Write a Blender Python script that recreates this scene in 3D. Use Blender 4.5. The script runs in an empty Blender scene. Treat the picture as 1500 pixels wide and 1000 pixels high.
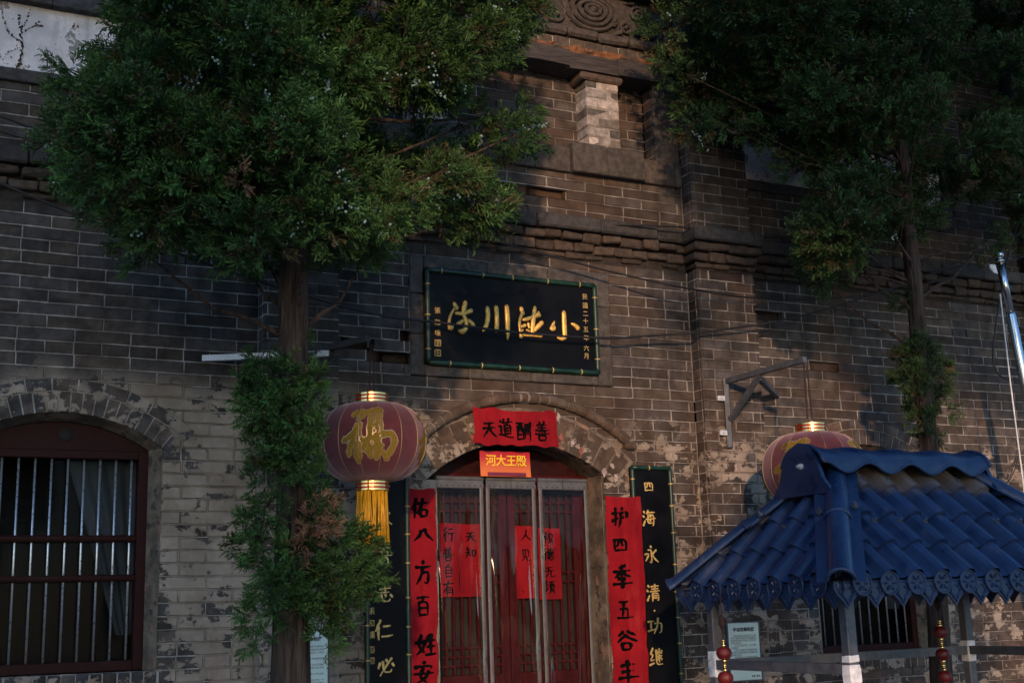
import bpy, bmesh, math, random
import numpy as np
from mathutils import Vector, noise as mnoise
random.seed(7); rng = np.random.default_rng(7)
S = bpy.context.scene; COL = S.collection
pi = math.pi; R = math.radians

# ------------------------------------------------------------------ camera, sky, sun, exposure
D = 7.2; EYE = 1.6; FPX = 1849.28                 # metres from the wall plane y = 0, eye height, focal length (px of 1500)
YAW, PITCH, ROLL = R(-26.709), R(12.156), R(-1.764)
_right = Vector((math.cos(YAW), math.sin(YAW), 0))
FWD = Vector((-math.sin(YAW)*math.cos(PITCH), math.cos(YAW)*math.cos(PITCH), math.sin(PITCH)))
_up = _right.cross(FWD)
CR = math.cos(ROLL)*_right + math.sin(ROLL)*_up
CU = -math.sin(ROLL)*_right + math.cos(ROLL)*_up
cd = bpy.data.cameras.new("camera"); cam = bpy.data.objects.new("camera", cd); COL.objects.link(cam)
from mathutils import Matrix
cam.matrix_world = Matrix(((CR.x, CU.x, -FWD.x, 0), (CR.y, CU.y, -FWD.y, -D), (CR.z, CU.z, -FWD.z, EYE), (0, 0, 0, 1)))
cd.sensor_width = 36; cd.lens = FPX/1500*36; cd.clip_end = 500; cd.clip_start = .05
S.camera = cam
def at(px, py, Y=0.0):
    """where the photograph's pixel meets the plane at depth Y"""
    d = (px-750)*CR - (py-500)*CU + FPX*FWD
    q = d*((Y+D)/d.y)
    return Vector((q.x, Y, q.z+EYE))

SUN_E = R(9.5); SUN_AZ = Vector((-.45, -.893, 0)).normalized()
s_dir = Vector((SUN_AZ.x*math.cos(SUN_E), SUN_AZ.y*math.cos(SUN_E), math.sin(SUN_E)))
ld = bpy.data.lights.new("sun", 'SUN'); ld.energy = 1.5; ld.angle = R(1.0); ld.color = (1.0, .59, .35)
lo = bpy.data.objects.new("sun", ld); COL.objects.link(lo); lo.location = (-10, -20, 12)
lo.rotation_euler = (-s_dir).to_track_quat('-Z', 'Y').to_euler()
W = bpy.data.worlds.new("World"); S.world = W; W.use_nodes = True
nt = W.node_tree; nt.nodes.clear()
sky = nt.nodes.new('ShaderNodeTexSky'); sky.sky_type = 'NISHITA'; sky.sun_disc = False
sky.sun_elevation = SUN_E; sky.sun_rotation = math.atan2(s_dir.x, s_dir.y); sky.ozone_density = 4.2
bg = nt.nodes.new('ShaderNodeBackground'); bg.inputs[1].default_value = .15
wo = nt.nodes.new('ShaderNodeOutputWorld')
nt.links.new(sky.outputs[0], bg.inputs[0]); nt.links.new(bg.outputs[0], wo.inputs[0])
S.view_settings.view_transform = 'Standard'; S.view_settings.look = 'None'
S.view_settings.gamma = 1; S.view_settings.exposure = 1.2
S.render.engine = 'CYCLES'; S.cycles.max_bounces = 6; S.cycles.transparent_max_bounces = 12
S.cycles.use_denoising = True

# ------------------------------------------------------------------ helpers
ROOT = {}
def tagp(o, label=None, cat=None, group=None, kind=None):
    if label: o['label'] = label
    if cat: o['category'] = cat
    if group: o['group'] = group
    if kind: o['kind'] = kind
    return o
def thing(name, label, cat, loc=(0, 0, 0), group=None):
    o = bpy.data.objects.new(name, None); COL.objects.link(o); o.location = loc; o.empty_display_size = .1
    ROOT[o] = Vector(loc)
    return tagp(o, label, cat, group)
def copy_tree(o, parent=None):
    c = o.copy(); COL.objects.link(c)
    if parent is not None: c.parent = parent
    for ch in list(o.children): copy_tree(ch, c)
    return c
def n3(x, y, z): return mnoise.noise(Vector((x, y, z)))

def shade(a, b, c):
    k = random.uniform(a, b); w = random.uniform(-.04, .04); k *= .6; return (c[0]*k*(1+w), c[1]*k, c[2]*k*(1-w))

class MB:
    """collects shapes; build() links them as ONE mesh object"""
    def __init__(s): s.v = []; s.f = []; s.m = []; s.c = []; s.cur = (1, 1, 1); s.mi = 0
    def vert(s, p): s.v.append(tuple(p)); s.c.append(s.cur); return len(s.v)-1
    def face(s, ids): s.f.append(tuple(ids)); s.m.append(s.mi)
    def quad(s, a, b, c, d): s.face([s.vert(a), s.vert(b), s.vert(c), s.vert(d)])
    def hexa(s, P):           # 8 points: bottom ring 0-3, top ring 4-7
        i = [s.vert(p) for p in P]
        for q in ((3,2,1,0), (4,5,6,7), (0,1,5,4), (1,2,6,5), (2,3,7,6), (3,0,4,7)): s.face([i[k] for k in q])
    def box(s, x0, x1, y0, y1, z0, z1, b=0.0, jit=0.0):
        j = lambda: random.uniform(-jit, jit) if jit else 0
        if b <= 0:
            s.hexa([(x+j(), y+j(), z+j()) for z in (z0, z1) for x, y in ((x0,y0), (x1,y0), (x1,y1), (x0,y1))]); return
        b = min(b, (x1-x0)*.45, (y1-y0)*.45, (z1-z0)*.45)
        X = {}
        for ix, x in ((0, x0), (1, x1)):
            for iy, y in ((0, y0), (1, y1)):
                for iz, z in ((0, z0), (1, z1)):
                    sx, sy, sz = (b if ix == 0 else -b), (b if iy == 0 else -b), (b if iz == 0 else -b)
                    jx, jy, jz = j(), j(), j()
                    X[ix,iy,iz] = (s.vert((x+jx, y+sy+jy, z+sz+jz)), s.vert((x+sx+jx, y+jy, z+sz+jz)), s.vert((x+sx+jx, y+sy+jy, z+jz)))
        for a in (0, 1):
            q = [X[a,0,0][0], X[a,1,0][0], X[a,1,1][0], X[a,0,1][0]]; s.face(q if a else q[::-1])
            q = [X[0,a,0][1], X[1,a,0][1], X[1,a,1][1], X[0,a,1][1]]; s.face(q[::-1] if a else q)
            q = [X[0,0,a][2], X[1,0,a][2], X[1,1,a][2], X[0,1,a][2]]; s.face(q if a else q[::-1])
        for a in (0, 1):
            for c in (0, 1):
                s.face([X[0,a,c][1], X[1,a,c][1], X[1,a,c][2], X[0,a,c][2]])
                s.face([X[a,0,c][0], X[a,1,c][0], X[a,1,c][2], X[a,0,c][2]])
                s.face([X[a,c,0][0], X[a,c,1][0], X[a,c,1][1], X[a,c,0][1]])
        for k, t in X.items(): s.face(t)
    def tube(s, pts, rad, seg=8, caps=True, flat=1.0, up0=None):
        P = [Vector(p) for p in pts]; n = len(P)
        rs = rad if isinstance(rad, (list, tuple)) else [rad]*n
        up = Vector(up0) if up0 else None; rings = []
        for i in range(n):
            t = (P[min(i+1, n-1)]-P[max(i-1, 0)])
            if t.length < 1e-9: t = Vector((0, 0, 1))
            t.normalize()
            if up is None:
                up = Vector((0, 0, 1)) if abs(t.z) < .9 else Vector((0, 1, 0))
            up = up - t*up.dot(t)
            if up.length < 1e-4: up = t.orthogonal()
            up.normalize(); sd = t.cross(up)
            rings.append([s.vert(P[i]+(math.cos(a)*sd+math.sin(a)*up*flat)*rs[i]) for a in (2*pi*k/seg for k in range(seg))])
        for i in range(n-1):
            for k in range(seg):
                s.face([rings[i][k], rings[i][(k+1) % seg], rings[i+1][(k+1) % seg], rings[i+1][k]])
        if caps: s.face(rings[0][::-1]); s.face(rings[-1])
    def bar(s, a, b, w, h=None, up=(0, 0, 1)):    # square section bar from a to b
        a, b = Vector(a), Vector(b); h = h or w; t = (b-a).normalized(); u = Vector(up); u = (u-t*u.dot(t))
        if u.length < 1e-4: u = t.orthogonal()
        u.normalize(); sd = t.cross(u)
        Pn = [p+sd*sx*w/2+u*sz*h/2 for p in (a, b) for sx, sz in ((-1,-1), (1,-1), (1,1), (-1,1))]
        s.hexa(Pn)
    def lathe(s, prof, c, seg=32, mod=None):
        rings = []
        for r, z in prof:
            ring = []
            for k in range(seg):
                th = 2*pi*k/seg; rr = r*(mod(th, z) if mod else 1)
                ring.append(s.vert((c[0]+rr*math.cos(th), c[1]+rr*math.sin(th), c[2]+z)))
            rings.append(ring)
        for i in range(len(rings)-1):
            for k in range(seg): s.face([rings[i][k], rings[i][(k+1) % seg], rings[i+1][(k+1) % seg], rings[i+1][k]])
        s.face(rings[0][::-1]); s.face(rings[-1])
    def ball(s, c, r, seg=10, rn=6, sz=1.0):
        s.lathe([(max(r*math.sin(pi*i/rn), r*.02), -r*sz*math.cos(pi*i/rn)) for i in range(rn+1)], c, seg)
    def grid(s, fn, nu, nv):
        ids = [[s.vert(fn(i/nu, j/nv)) for i in range(nu+1)] for j in range(nv+1)]
        for j in range(nv):
            for i in range(nu): s.face([ids[j][i], ids[j][i+1], ids[j+1][i+1], ids[j+1][i]])
        return ids
    def prism(s, poly, y0, y1, plane=None):       # polygon in (x, z) extruded along y
        pl = plane or (lambda a, b, y: (a, y, b))
        A = [s.vert(pl(a, b, y0)) for a, b in poly]; B = [s.vert(pl(a, b, y1)) for a, b in poly]
        s.face(A); s.face(B[::-1]); n = len(poly)
        for i in range(n): s.face([A[i], B[i], B[(i+1) % n], A[(i+1) % n]])
    def build(s, name, mats, parent=None, smooth=False, colour=False):
        me = bpy.data.meshes.new(name)
        off = Vector((0, 0, 0))
        if parent is not None:
            p = parent
            while p.parent: p = p.parent
            off = ROOT.get(p, off)
        vv = [(x-off.x, y-off.y, z-off.z) for x, y, z in s.v]
        me.from_pydata(vv, [], s.f)
        for m in (mats if isinstance(mats, (list, tuple)) else [mats]): me.materials.append(m)
        if any(s.m): me.polygons.foreach_set('material_index', s.m)
        if colour:
            ca = me.color_attributes.new('tint', 'FLOAT_COLOR', 'POINT')
            ca.data.foreach_set('color', np.array([(*c, 1) for c in s.c], dtype=np.float32).ravel())
        if smooth: me.polygons.foreach_set('use_smooth', [True]*len(s.f))
        me.update()
        o = bpy.data.objects.new(name, me); COL.objects.link(o)
        if parent is not None: o.parent = parent
        return o

# ------------------------------------------------------------------ materials
class NT:
    def __init__(s, name):
        s.m = bpy.data.materials.new(name); s.m.use_nodes = True; s.t = s.m.node_tree
        s.b = s.t.nodes['Principled BSDF']; s.out = s.t.nodes['Material Output']
        s.geo = s.n('ShaderNodeNewGeometry'); s.pos = s.geo.outputs['Position']
    def n(s, k, **kw):
        x = s.t.nodes.new(k)
        for a, b in kw.items(): setattr(x, a, b)
        return x
    def L(s, a, b): s.t.links.new(a, b)
    def val(s, sock, v):
        if hasattr(v, 'is_linked') or hasattr(v, 'links'): s.L(v, sock)
        else: sock.default_value = v
    def noise(s, scale, detail=4, rough=.6, sc=(1, 1, 1), vec=None, dist=0):
        mp = s.n('ShaderNodeMapping'); mp.inputs['Scale'].default_value = sc; s.L(vec or s.pos, mp.inputs[0])
        x = s.n('ShaderNodeTexNoise'); x.inputs['Scale'].default_value = scale; x.inputs['Detail'].default_value = detail
        x.inputs['Roughness'].default_value = rough; x.inputs['Distortion'].default_value = dist
        s.L(mp.outputs[0], x.inputs[0]); return x.outputs['Fac']
    def math(s, op, a, b=0.0, c=0.0, clamp=False):
        x = s.n('ShaderNodeMath', operation=op, use_clamp=clamp)
        s.val(x.inputs[0], a); s.val(x.inputs[1], b); s.val(x.inputs[2], c); return x.outputs[0]
    def ramp(s, f, a, b, lo=0.0, hi=1.0):
        x = s.n('ShaderNodeMapRange', interpolation_type='SMOOTHSTEP'); s.val(x.inputs[0], f)
        x.inputs[1].default_value = a; x.inputs[2].default_value = b; x.inputs[3].default_value = lo; x.inputs[4].default_value = hi
        return x.outputs[0]
    def mix(s, f, a, b, mode='MIX'):
        x = s.n('ShaderNodeMix', data_type='RGBA', blend_type=mode); s.val(x.inputs[0], f)
        for i, v in ((6, a), (7, b)):
            if isinstance(v, tuple): x.inputs[i].default_value = (*v, 1) if len(v) == 3 else v
            else: s.L(v, x.inputs[i])
        return x.outputs[2]
    def xyz(s):
        x = s.n('ShaderNodeSeparateXYZ'); s.L(s.pos, x.inputs[0]); return x.outputs
    def bump(s, h, strength=.5, dist=.01, prev=None):
        x = s.n('ShaderNodeBump'); x.inputs['Strength'].default_value = strength; x.inputs['Distance'].default_value = dist
        s.L(h, x.inputs['Height'])
        if prev is not None: s.L(prev, x.inputs['Normal'])
        s.L(x.outputs[0], s.b.inputs['Normal']); return x.outputs[0]
    def set(s, col=None, rough=.8, metal=0.0, spec=.5):
        if col is not None:
            if isinstance(col, tuple): s.b.inputs['Base Color'].default_value = (*col, 1)
            else: s.L(col, s.b.inputs['Base Color'])
        s.val(s.b.inputs['Roughness'], rough); s.b.inputs['Metallic'].default_value = metal
        s.b.inputs['Specular IOR Level'].default_value = spec
        return s

def simple(name, c, rough=.7, metal=0.0, var=.25, scale=18, bump=.25, dist=.004, sc=(1, 1, 1), spec=.5, dirt=0.0):
    t = NT(name); n = t.noise(scale, 5, .6, sc)
    lo_ = tuple(x*(1-var) for x in c); hi_ = tuple(min(1, x*(1+var)) for x in c)
    col = t.mix(t.ramp(n, .3, .7), lo_, hi_)
    if dirt: col = t.mix(t.ramp(t.noise(5, 6, .7), .52, .7, 0, dirt), col, (.11, .095, .075))
    r = t.ramp(n, .25, .75, max(rough-.1, .03), min(rough+.1, 1))
    t.set(col, r, metal, spec)
    if bump: t.bump(n, bump, dist)
    return t.m

def brick_mat(name, mortar=False, barer=0.0):
    t = NT(name)
    at_ = t.n('ShaderNodeAttribute', attribute_name='tint'); x, y, z = t.xyz()
    nf = t.noise(60, 6, .7); nm = t.noise(9, 5, .65); nl = t.noise(1.3, 4, .6)
    if mortar:
        base = t.mix(t.ramp(nm, .35, .7), (.22, .215, .20), (.52, .51, .49)); base = t.mix(t.ramp(t.noise(1.1, 4, .65), .45, .65, .0, .6), base, (.09, .082, .075))
    else:
        base = t.mix(t.ramp(nm, .3, .7), (.5, .5, .5), (1.4, 1.36, 1.3)); base = t.mix(1.0, base, at_.outputs['Color'], 'MULTIPLY')
        base = t.mix(t.ramp(nf, .55, .75, 0, .45), base, (.018, .017, .016))
    base = t.mix(t.math('MULTIPLY', t.ramp(nl, .42, .66, .1, .8), t.ramp(x, 1.6, 3.4, .35, 1)), base, t.mix(.55, base, (.085, .046, .027)))  # brown stains, with sunlit warmth painted in towards the centre and right
    # thin white efflorescence and soot streaks
    base = t.mix(t.ramp(t.noise(4, 7, .75, (1, 1, .35)), .63, .78, 0, .16), base, (.2, .19, .18))
    base = t.mix(t.ramp(t.noise(2.2, 5, .6, (2.2, 1, .25)), .55, .75, 0, .55), base, (.018, .018, .019))
    # peeling lime wash on the lower wall
    wob = t.math('MULTIPLY', t.math('SUBTRACT', t.noise(1.8, 3, .5), .5), .55)
    top = t.math('ADD', t.ramp(x, 2.4, 3.4, 3.02, 2.86), wob)
    low = t.ramp(t.math('SUBTRACT', top, z), .0, .22)
    thr = t.ramp(x, 1.7, 3.6, .44, .525)
    # barer brick near the left window jamb and low down
    bare = t.math('MULTIPLY', t.ramp(z, 2.0, 1.5), t.ramp(x, 1.75, 1.4)); thr = t.math('ADD', thr, t.math('MULTIPLY', bare, .08))
    thr = t.math('ADD', thr, barer)
    pn = t.math('ADD', t.math('MULTIPLY', t.noise(5.5, 8, .68, (1, 1, 1.25)), .8), t.math('MULTIPLY', t.noise(14, 6, .75, (.6, 1, 1.6)), .2))
    mask = t.math('MULTIPLY', t.ramp(t.math('SUBTRACT', pn, thr), -.006, .012), low)
    wash = t.mix(t.ramp(t.noise(3, 6, .7), .35, .68), (.20, .172, .138), (.34, .30, .25))
    wash = t.mix(t.ramp(t.noise(2.1, 4, .6), .54, .70, 0, .6), wash, (.24, .155, .115))
    wash = t.mix(t.ramp(t.noise(24, 5, .7), .6, .72, 0, .5), wash, (.42, .40, .38))
    wash = t.mix(t.ramp(t.noise(3.3, 7, .75, (1.5, 1, .4)), .55, .75, 0, .45), wash, (.075, .068, .06))
    col = t.mix(mask, base, wash)
    t.set(col, .93, 0, .25)
    p = t.bump(t.math('ADD', t.math('MULTIPLY', nf, .6), nm), .55, .006)
    t.bump(mask, .6, .003, p)
    return t.m

M = {}
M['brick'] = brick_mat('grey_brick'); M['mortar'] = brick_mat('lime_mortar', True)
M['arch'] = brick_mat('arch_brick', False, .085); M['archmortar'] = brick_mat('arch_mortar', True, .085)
def mat_attr(name, rough=.8, bump=.3, scale=40, dist=.004, spec=.3, sc=(1, 1, 1)):
    t = NT(name); a = t.n('ShaderNodeAttribute', attribute_name='tint'); n = t.noise(scale, 6, .65, sc)
    c = t.mix(t.ramp(n, .3, .72), (.6, .6, .6), (1.3, 1.28, 1.25)); c = t.mix(1.0, c, a.outputs['Color'], 'MULTIPLY')
    c = t.mix(t.ramp(t.noise(3, 6, .7, (1.6, 1, .4)), .56, .74, 0, .6), c, (.02, .019, .019))
    t.set(c, rough, 0, spec); t.bump(n, bump, dist); return t.m
M['stone'] = mat_attr('weathered_stone', .9, .6, 26, .008)
M['clay'] = simple('bare_clay', (.17, .08, .038), .95, 0, .4, 30, .8, .01)
M['timber'] = simple('old_timber', (.045, .042, .04), .85, 0, .5, 9, .9, .01, (1, 6, 9))
M['plaster'] = None
def plaster():
    t = NT('white_plaster'); n = t.noise(3.5, 7, .7)
    c = t.mix(t.ramp(n, .35, .65), (.52, .52, .54), (.80, .80, .82))
    c = t.mix(t.ramp(t.noise(7, 7, .72), .575, .60), c, (.26, .25, .24))
    c = t.mix(t.ramp(t.noise(9, 6, .7, (1, 1, .6)), .64, .655), c, (.13, .065, .045))
    c = t.mix(t.ramp(t.noise(2.5, 6, .7, (2.5, 1, .3)), .55, .75, 0, .5), c, (.2, .2, .21))
    t.set(c, .95, 0, .2); t.bump(t.noise(20, 6, .7), .4, .006); return t.m
M['plaster'] = plaster()
M['mural'] = simple('dark_mural_paint', (.035, .03, .028), .95, 0, .5)
M['reveal'] = None
def reveal():
    t = NT('jamb_plaster'); c = t.mix(t.ramp(t.noise(5, 7, .7), .35, .7), (.075, .064, .052), (.23, .195, .155))
    c = t.mix(t.ramp(t.noise(11, 6, .7), .55, .6, 0, .85), c, (.04, .037, .036)); c = t.mix(t.ramp(t.noise(4, 6, .7), .58, .64, 0, .8), c, (.27, .16, .12)); t.set(c, .95, 0, .2); t.bump(t.noise(30, 6, .7), .5, .005); return t.m
M['reveal'] = reveal()
M['redpaint'] = simple('dark_red_paint', (.022, .004, .0045), .55, 0, .35, 14, .35, .003, (1, 1, 1), .15, .08)
M['doorred'] = simple('door_red_paint', (.046, .006, .007), .5, 0, .35, 20, .3, .003, (3, 3, .6), .12, .05)
M['dark'] = simple('dark_interior', (.012, .012, .013), .9, 0, .2, 5, 0)
M['curtaincloth'] = simple('pale_curtain', (.13, .14, .155), .9, 0, .15, 6, .1)
M['steel'] = simple('galvanised_steel', (.58, .62, .66), .45, .35, .12, 30, .1, .001, dirt=.12)
M['greysteel'] = simple('grey_painted_steel', (.085, .098, .12), .5, .3, .25, 22, .15, .001, dirt=.45)
M['darksteel'] = simple('dark_rusty_steel', (.045, .042, .042), .6, .4, .4, 25, .3, .002)
M['barsteel'] = simple('window_bar_steel', (.62, .66, .70), .34, .8, .2, 60, .25, .001)
M['chrome'] = simple('polished_steel', (.48, .52, .57), .2, 1.0, .06, 8, 0)
M['whitepaint'] = simple('white_daub', (.62, .66, .7), .7, 0, .2, 30, .4)
M['lacquer'] = simple('black_lacquer', (.003, .0034, .005), .5, 0, .5, 5, .12, .002, spec=.12)
M['green'] = simple('green_bamboo_glaze', (.004, .028, .018), .42, 0, .45, 14, .3, .003)
M['gold'] = simple('gold_leaf', (.80, .47, .11), .4, .35, .3, 40, .4, .002)
M['goldpaint'] = simple('gold_paint', (.56, .40, .13), .5, .2, .35, 60, .3, .001)
M['ink'] = simple('black_ink', (.0035, .0035, .004), .9, 0, .3, 40, 0, spec=.03)
def paper():
    t = NT('red_paper'); n = t.noise(6, 5, .6, (1, 1, .5)); c = t.mix(t.ramp(n, .3, .7), (.17, .005, .011), (.28, .010, .017))
    c = t.mix(t.ramp(t.noise(3, 5, .6, (3, 1, .5)), .55, .72, 0, .6), c, (.11, .006, .012)); c = t.mix(t.ramp(t.noise(5, 7, .75, (1, 1, .3)), .56, .74, 0, .45), c, (.40, .05, .05))  # darker red paints the shade of creases; paler red is fading
    t.set(c, .8, 0, .1); t.bump(t.noise(22, 5, .6), .45, .008); return t.m
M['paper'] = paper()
M['paperback'] = simple('faded_paper_scrap', (.34, .29, .27), .9, 0, .3, 20, .3)
def hall_sign():
    t = NT('printed_sign'); x, y, z = t.xyz(); g = t.ramp(z, 2.48, 2.60)
    c = t.mix(g, (.62, .16, .03), (.42, .012, .025)); t.set(c, .4, 0, .4); t.bump(t.noise(14, 3), .15, .004); return t.m
M['hallsign'] = hall_sign()
M['yellow'] = simple('yellow_print', (.85, .55, .02), .45, 0, .1, 30, 0)
M['maroon'] = simple('maroon_print', (.16, .01, .04), .5, 0, .2, 30, 0)
M['greyedge'] = simple('grey_curtain_trim', (.085, .092, .10), .55, .1, .2, 20, .15, .002)
def pvc():
    t = NT('clear_plastic_sheet'); t.t.nodes.remove(t.b)
    tr = t.n('ShaderNodeBsdfTransparent'); tr.inputs[0].default_value = (.92, .92, .92, 1)
    gl = t.n('ShaderNodeBsdfGlossy'); gl.inputs['Roughness'].default_value = .06
    df = t.n('ShaderNodeBsdfDiffuse'); df.inputs[0].default_value = (.6, .58, .56, 1)
    fr = t.n('ShaderNodeFresnel'); fr.inputs[0].default_value = 1.5
    b = t.n('ShaderNodeBump'); b.inputs['Strength'].default_value = .12; b.inputs['Distance'].default_value = .01
    t.L(t.noise(9, 3, .5, (1, 1, .25)), b.inputs['Height']); t.L(b.outputs[0], gl.inputs['Normal']); t.L(b.outputs[0], fr.inputs['Normal'])
    m1 = t.n('ShaderNodeMixShader'); t.L(t.math('MULTIPLY', fr.outputs[0], .26, clamp=True), m1.inputs[0]); t.L(tr.outputs[0], m1.inputs[1]); t.L(gl.outputs[0], m1.inputs[2])
    m2 = t.n('ShaderNodeMixShader'); t.L(t.ramp(t.noise(6, 6, .7), .45, .8, .001, .012), m2.inputs[0]); t.L(m1.outputs[0], m2.inputs[1]); t.L(df.outputs[0], m2.inputs[2])
    t.L(m2.outputs[0], t.out.inputs[0]); return t.m
M['pvc'] = pvc()
def pane():
    t = NT('window_glass'); t.t.nodes.remove(t.b)
    tr = t.n('ShaderNodeBsdfTransparent'); tr.inputs[0].default_value = (.55, .6, .62, 1)
    gl = t.n('ShaderNodeBsdfGlossy'); gl.inputs['Roughness'].default_value = .04
    fr = t.n('ShaderNodeFresnel'); fr.inputs[0].default_value = 1.5
    m1 = t.n('ShaderNodeMixShader'); t.L(t.math('MULTIPLY', fr.outputs[0], .09), m1.inputs[0]); t.L(tr.outputs[0], m1.inputs[1]); t.L(gl.outputs[0], m1.inputs[2])
    t.L(m1.outputs[0], t.out.inputs[0]); return t.m
M['pane'] = pane()
def cloth():
    t = NT('lantern_cloth'); n = t.noise(14, 5, .65)
    c = t.mix(t.ramp(n, .3, .7), (.085, .017, .019), (.12, .026, .028))
    lw = t.noise(160, 2, .5)
    t.set(c, .8, 0, .25); t.b.inputs['Sheen Weight'].default_value = .55; t.b.inputs['Sheen Roughness'].default_value = .5
    t.b.inputs['Sheen Tint'].default_value = (.75, .6, .75, 1)
    t.bump(lw, .12, .001); return t.m
M['cloth'] = cloth()
def glitter():
    t = NT('gold_glitter'); v = t.n('ShaderNodeTexVoronoi'); v.inputs['Scale'].default_value = 260; t.L(t.pos, v.inputs[0])
    c = t.mix(v.outputs['Distance'], (.5, .32, .035), (.16, .09, .01)); t.set(c, .35, .55, .5)
    t.bump(v.outputs['Distance'], .9, .004); return t.m
M['glitter'] = glitter()
M['outline'] = simple('pale_gold_edge', (.34, .26, .15), .45, .4, .1, 40, 0)
M['brass'] = simple('shiny_gold_foil', (.85, .55, .2), .18, 1.0, .1, 30, .1, .001)
M['redfoil'] = simple('shiny_red_foil', (.4, .012, .015), .22, .5, .15, 30, .1, .001)
M['tassel'] = simple('yellow_silk', (.72, .36, .012), .55, 0, .35, 90, .4, .002, (3, 3, .2))
M['cord'] = simple('dark_red_cord', (.02, .007, .007), .8, 0, .3, 60, .3)
M['silk'] = simple('red_silk_ball', (.10, .005, .006), .5, 0, .3, 30, .2)
M['wire'] = simple('black_cable', (.012, .012, .013), .5, 0, .3, 20, 0)
M['notice'] = simple('pale_green_board', (.62, .77, .71), .35, 0, .05, 8, 0)
M['noticeink'] = simple('dark_print', (.02, .025, .025), .6, 0, .1, 8, 0)
def tile():
    t = NT('blue_roof_tile'); x, y, z = t.xyz(); n = t.noise(8, 6, .65); f = t.noise(70, 5, .7)
    c = t.mix(t.ramp(n, .3, .7), (.006, .020, .068), (.011, .034, .11))
    c = t.mix(t.ramp(f, .56, .74, 0, .30), c, (.06, .075, .11))
    zz = t.math('ADD', z, t.math('MULTIPLY', t.math('SUBTRACT', t.noise(7, 4, .6), .5), .16))
    d = t.math('MULTIPLY', t.ramp(zz, 2.13, 2.22), t.ramp(t.geo.outputs['True Normal'] if False else z, 2.36, 2.28))
    c = t.mix(t.math('MULTIPLY', d, .85), c, (.15, .115, .085))
    c = t.mix(t.ramp(t.noise(4, 7, .75, (1, 1, .6)), .56, .78, 0, .35), c, (.075, .07, .066))
    c = t.mix(t.ramp(t.noise(2.6, 3, .5, (2.2, 1.1, 1.1)), .42, .62, 0, .5), c, t.mix(.62, c, (.004, .010, .03)))
    c = t.mix(t.ramp(t.noise(16, 6, .75), .54, .72, 0, .4), c, (.085, .085, .09))
    t.set(c, t.ramp(n, .3, .7, .26, .55), 0, .55); t.bump(f, .3, .003); return t.m
M['tile'] = tile()
def tile2():
    t = NT('blue_cap_tile'); n = t.noise(8, 6, .65); f = t.noise(70, 5, .7)
    c = t.mix(t.ramp(n, .3, .7), (.006, .019, .062), (.011, .033, .10))
    c = t.mix(t.ramp(f, .56, .74, 0, .30), c, (.06, .075, .11))
    c = t.mix(t.ramp(t.noise(4, 7, .75), .56, .78, 0, .3), c, (.075, .07, .066))
    c = t.mix(t.ramp(t.noise(16, 6, .75), .54, .72, 0, .4), c, (.085, .085, .09))
    t.set(c, t.ramp(n, .3, .7, .24, .5), 0, .55); t.bump(f, .3, .003); return t.m
M['captile'] = tile2()
def leaf(name, rough=.6):
    t = NT(name); a = t.n('ShaderNodeAttribute', attribute_name='tint'); t.set(a.outputs['Color'], rough, 0, .3)
    tl = t.n('ShaderNodeBsdfTranslucent'); t.L(a.outputs['Color'], tl.inputs[0])
    m = t.n('ShaderNodeMixShader'); m.inputs[0].default_value = .25; t.L(t.b.outputs[0], m.inputs[1]); t.L(tl.outputs[0], m.inputs[2])
    t.L(m.outputs[0], t.out.inputs[0]); return t.m
M['leaf'] = leaf('juniper_leaf')
M['berry'] = simple('blue_grey_berry', (.20, .31, .31), .6, 0, .3, 60, 0)
def bark():
    t = NT('juniper_bark'); n = t.noise(14, 7, .7, (2.2, 2.2, .22), None, .6); n2 = t.noise(5, 4, .6)
    c = t.mix(t.ramp(n, .32, .68), (.014, .011, .010), (.10, .072, .056)); c = t.mix(t.ramp(n2, .5, .7, 0, .5), c, (.05, .047, .045))
    t.set(c, .95, 0, .2); t.bump(n, 1.0, .02); return t.m
M['bark'] = bark()
M['wallpaint'] = simple('house_render', (.3, .28, .26), .9, 0, .2, 3, .3)
M['rooftile'] = simple('grey_roof_tile', (.1, .1, .1), .9, 0, .3, 8, .4)
def paving():
    t = NT('courtyard_paving'); b = t.n('ShaderNodeTexBrick'); t.L(t.pos, b.inputs[0]); b.inputs['Scale'].default_value = 1.6
    b.inputs['Color1'].default_value = (.2, .19, .18, 1); b.inputs['Color2'].default_value = (.27, .26, .24, 1); b.inputs['Mortar'].default_value = (.1, .1, .1, 1)
    t.set(t.mix(t.ramp(t.noise(3, 6, .7), .4, .7, 0, .5), b.outputs[0], (.13, .12, .11)), .9, 0, .3); t.bump(b.outputs['Fac'], .4, .01); return t.m
M['paving'] = paving()

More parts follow.
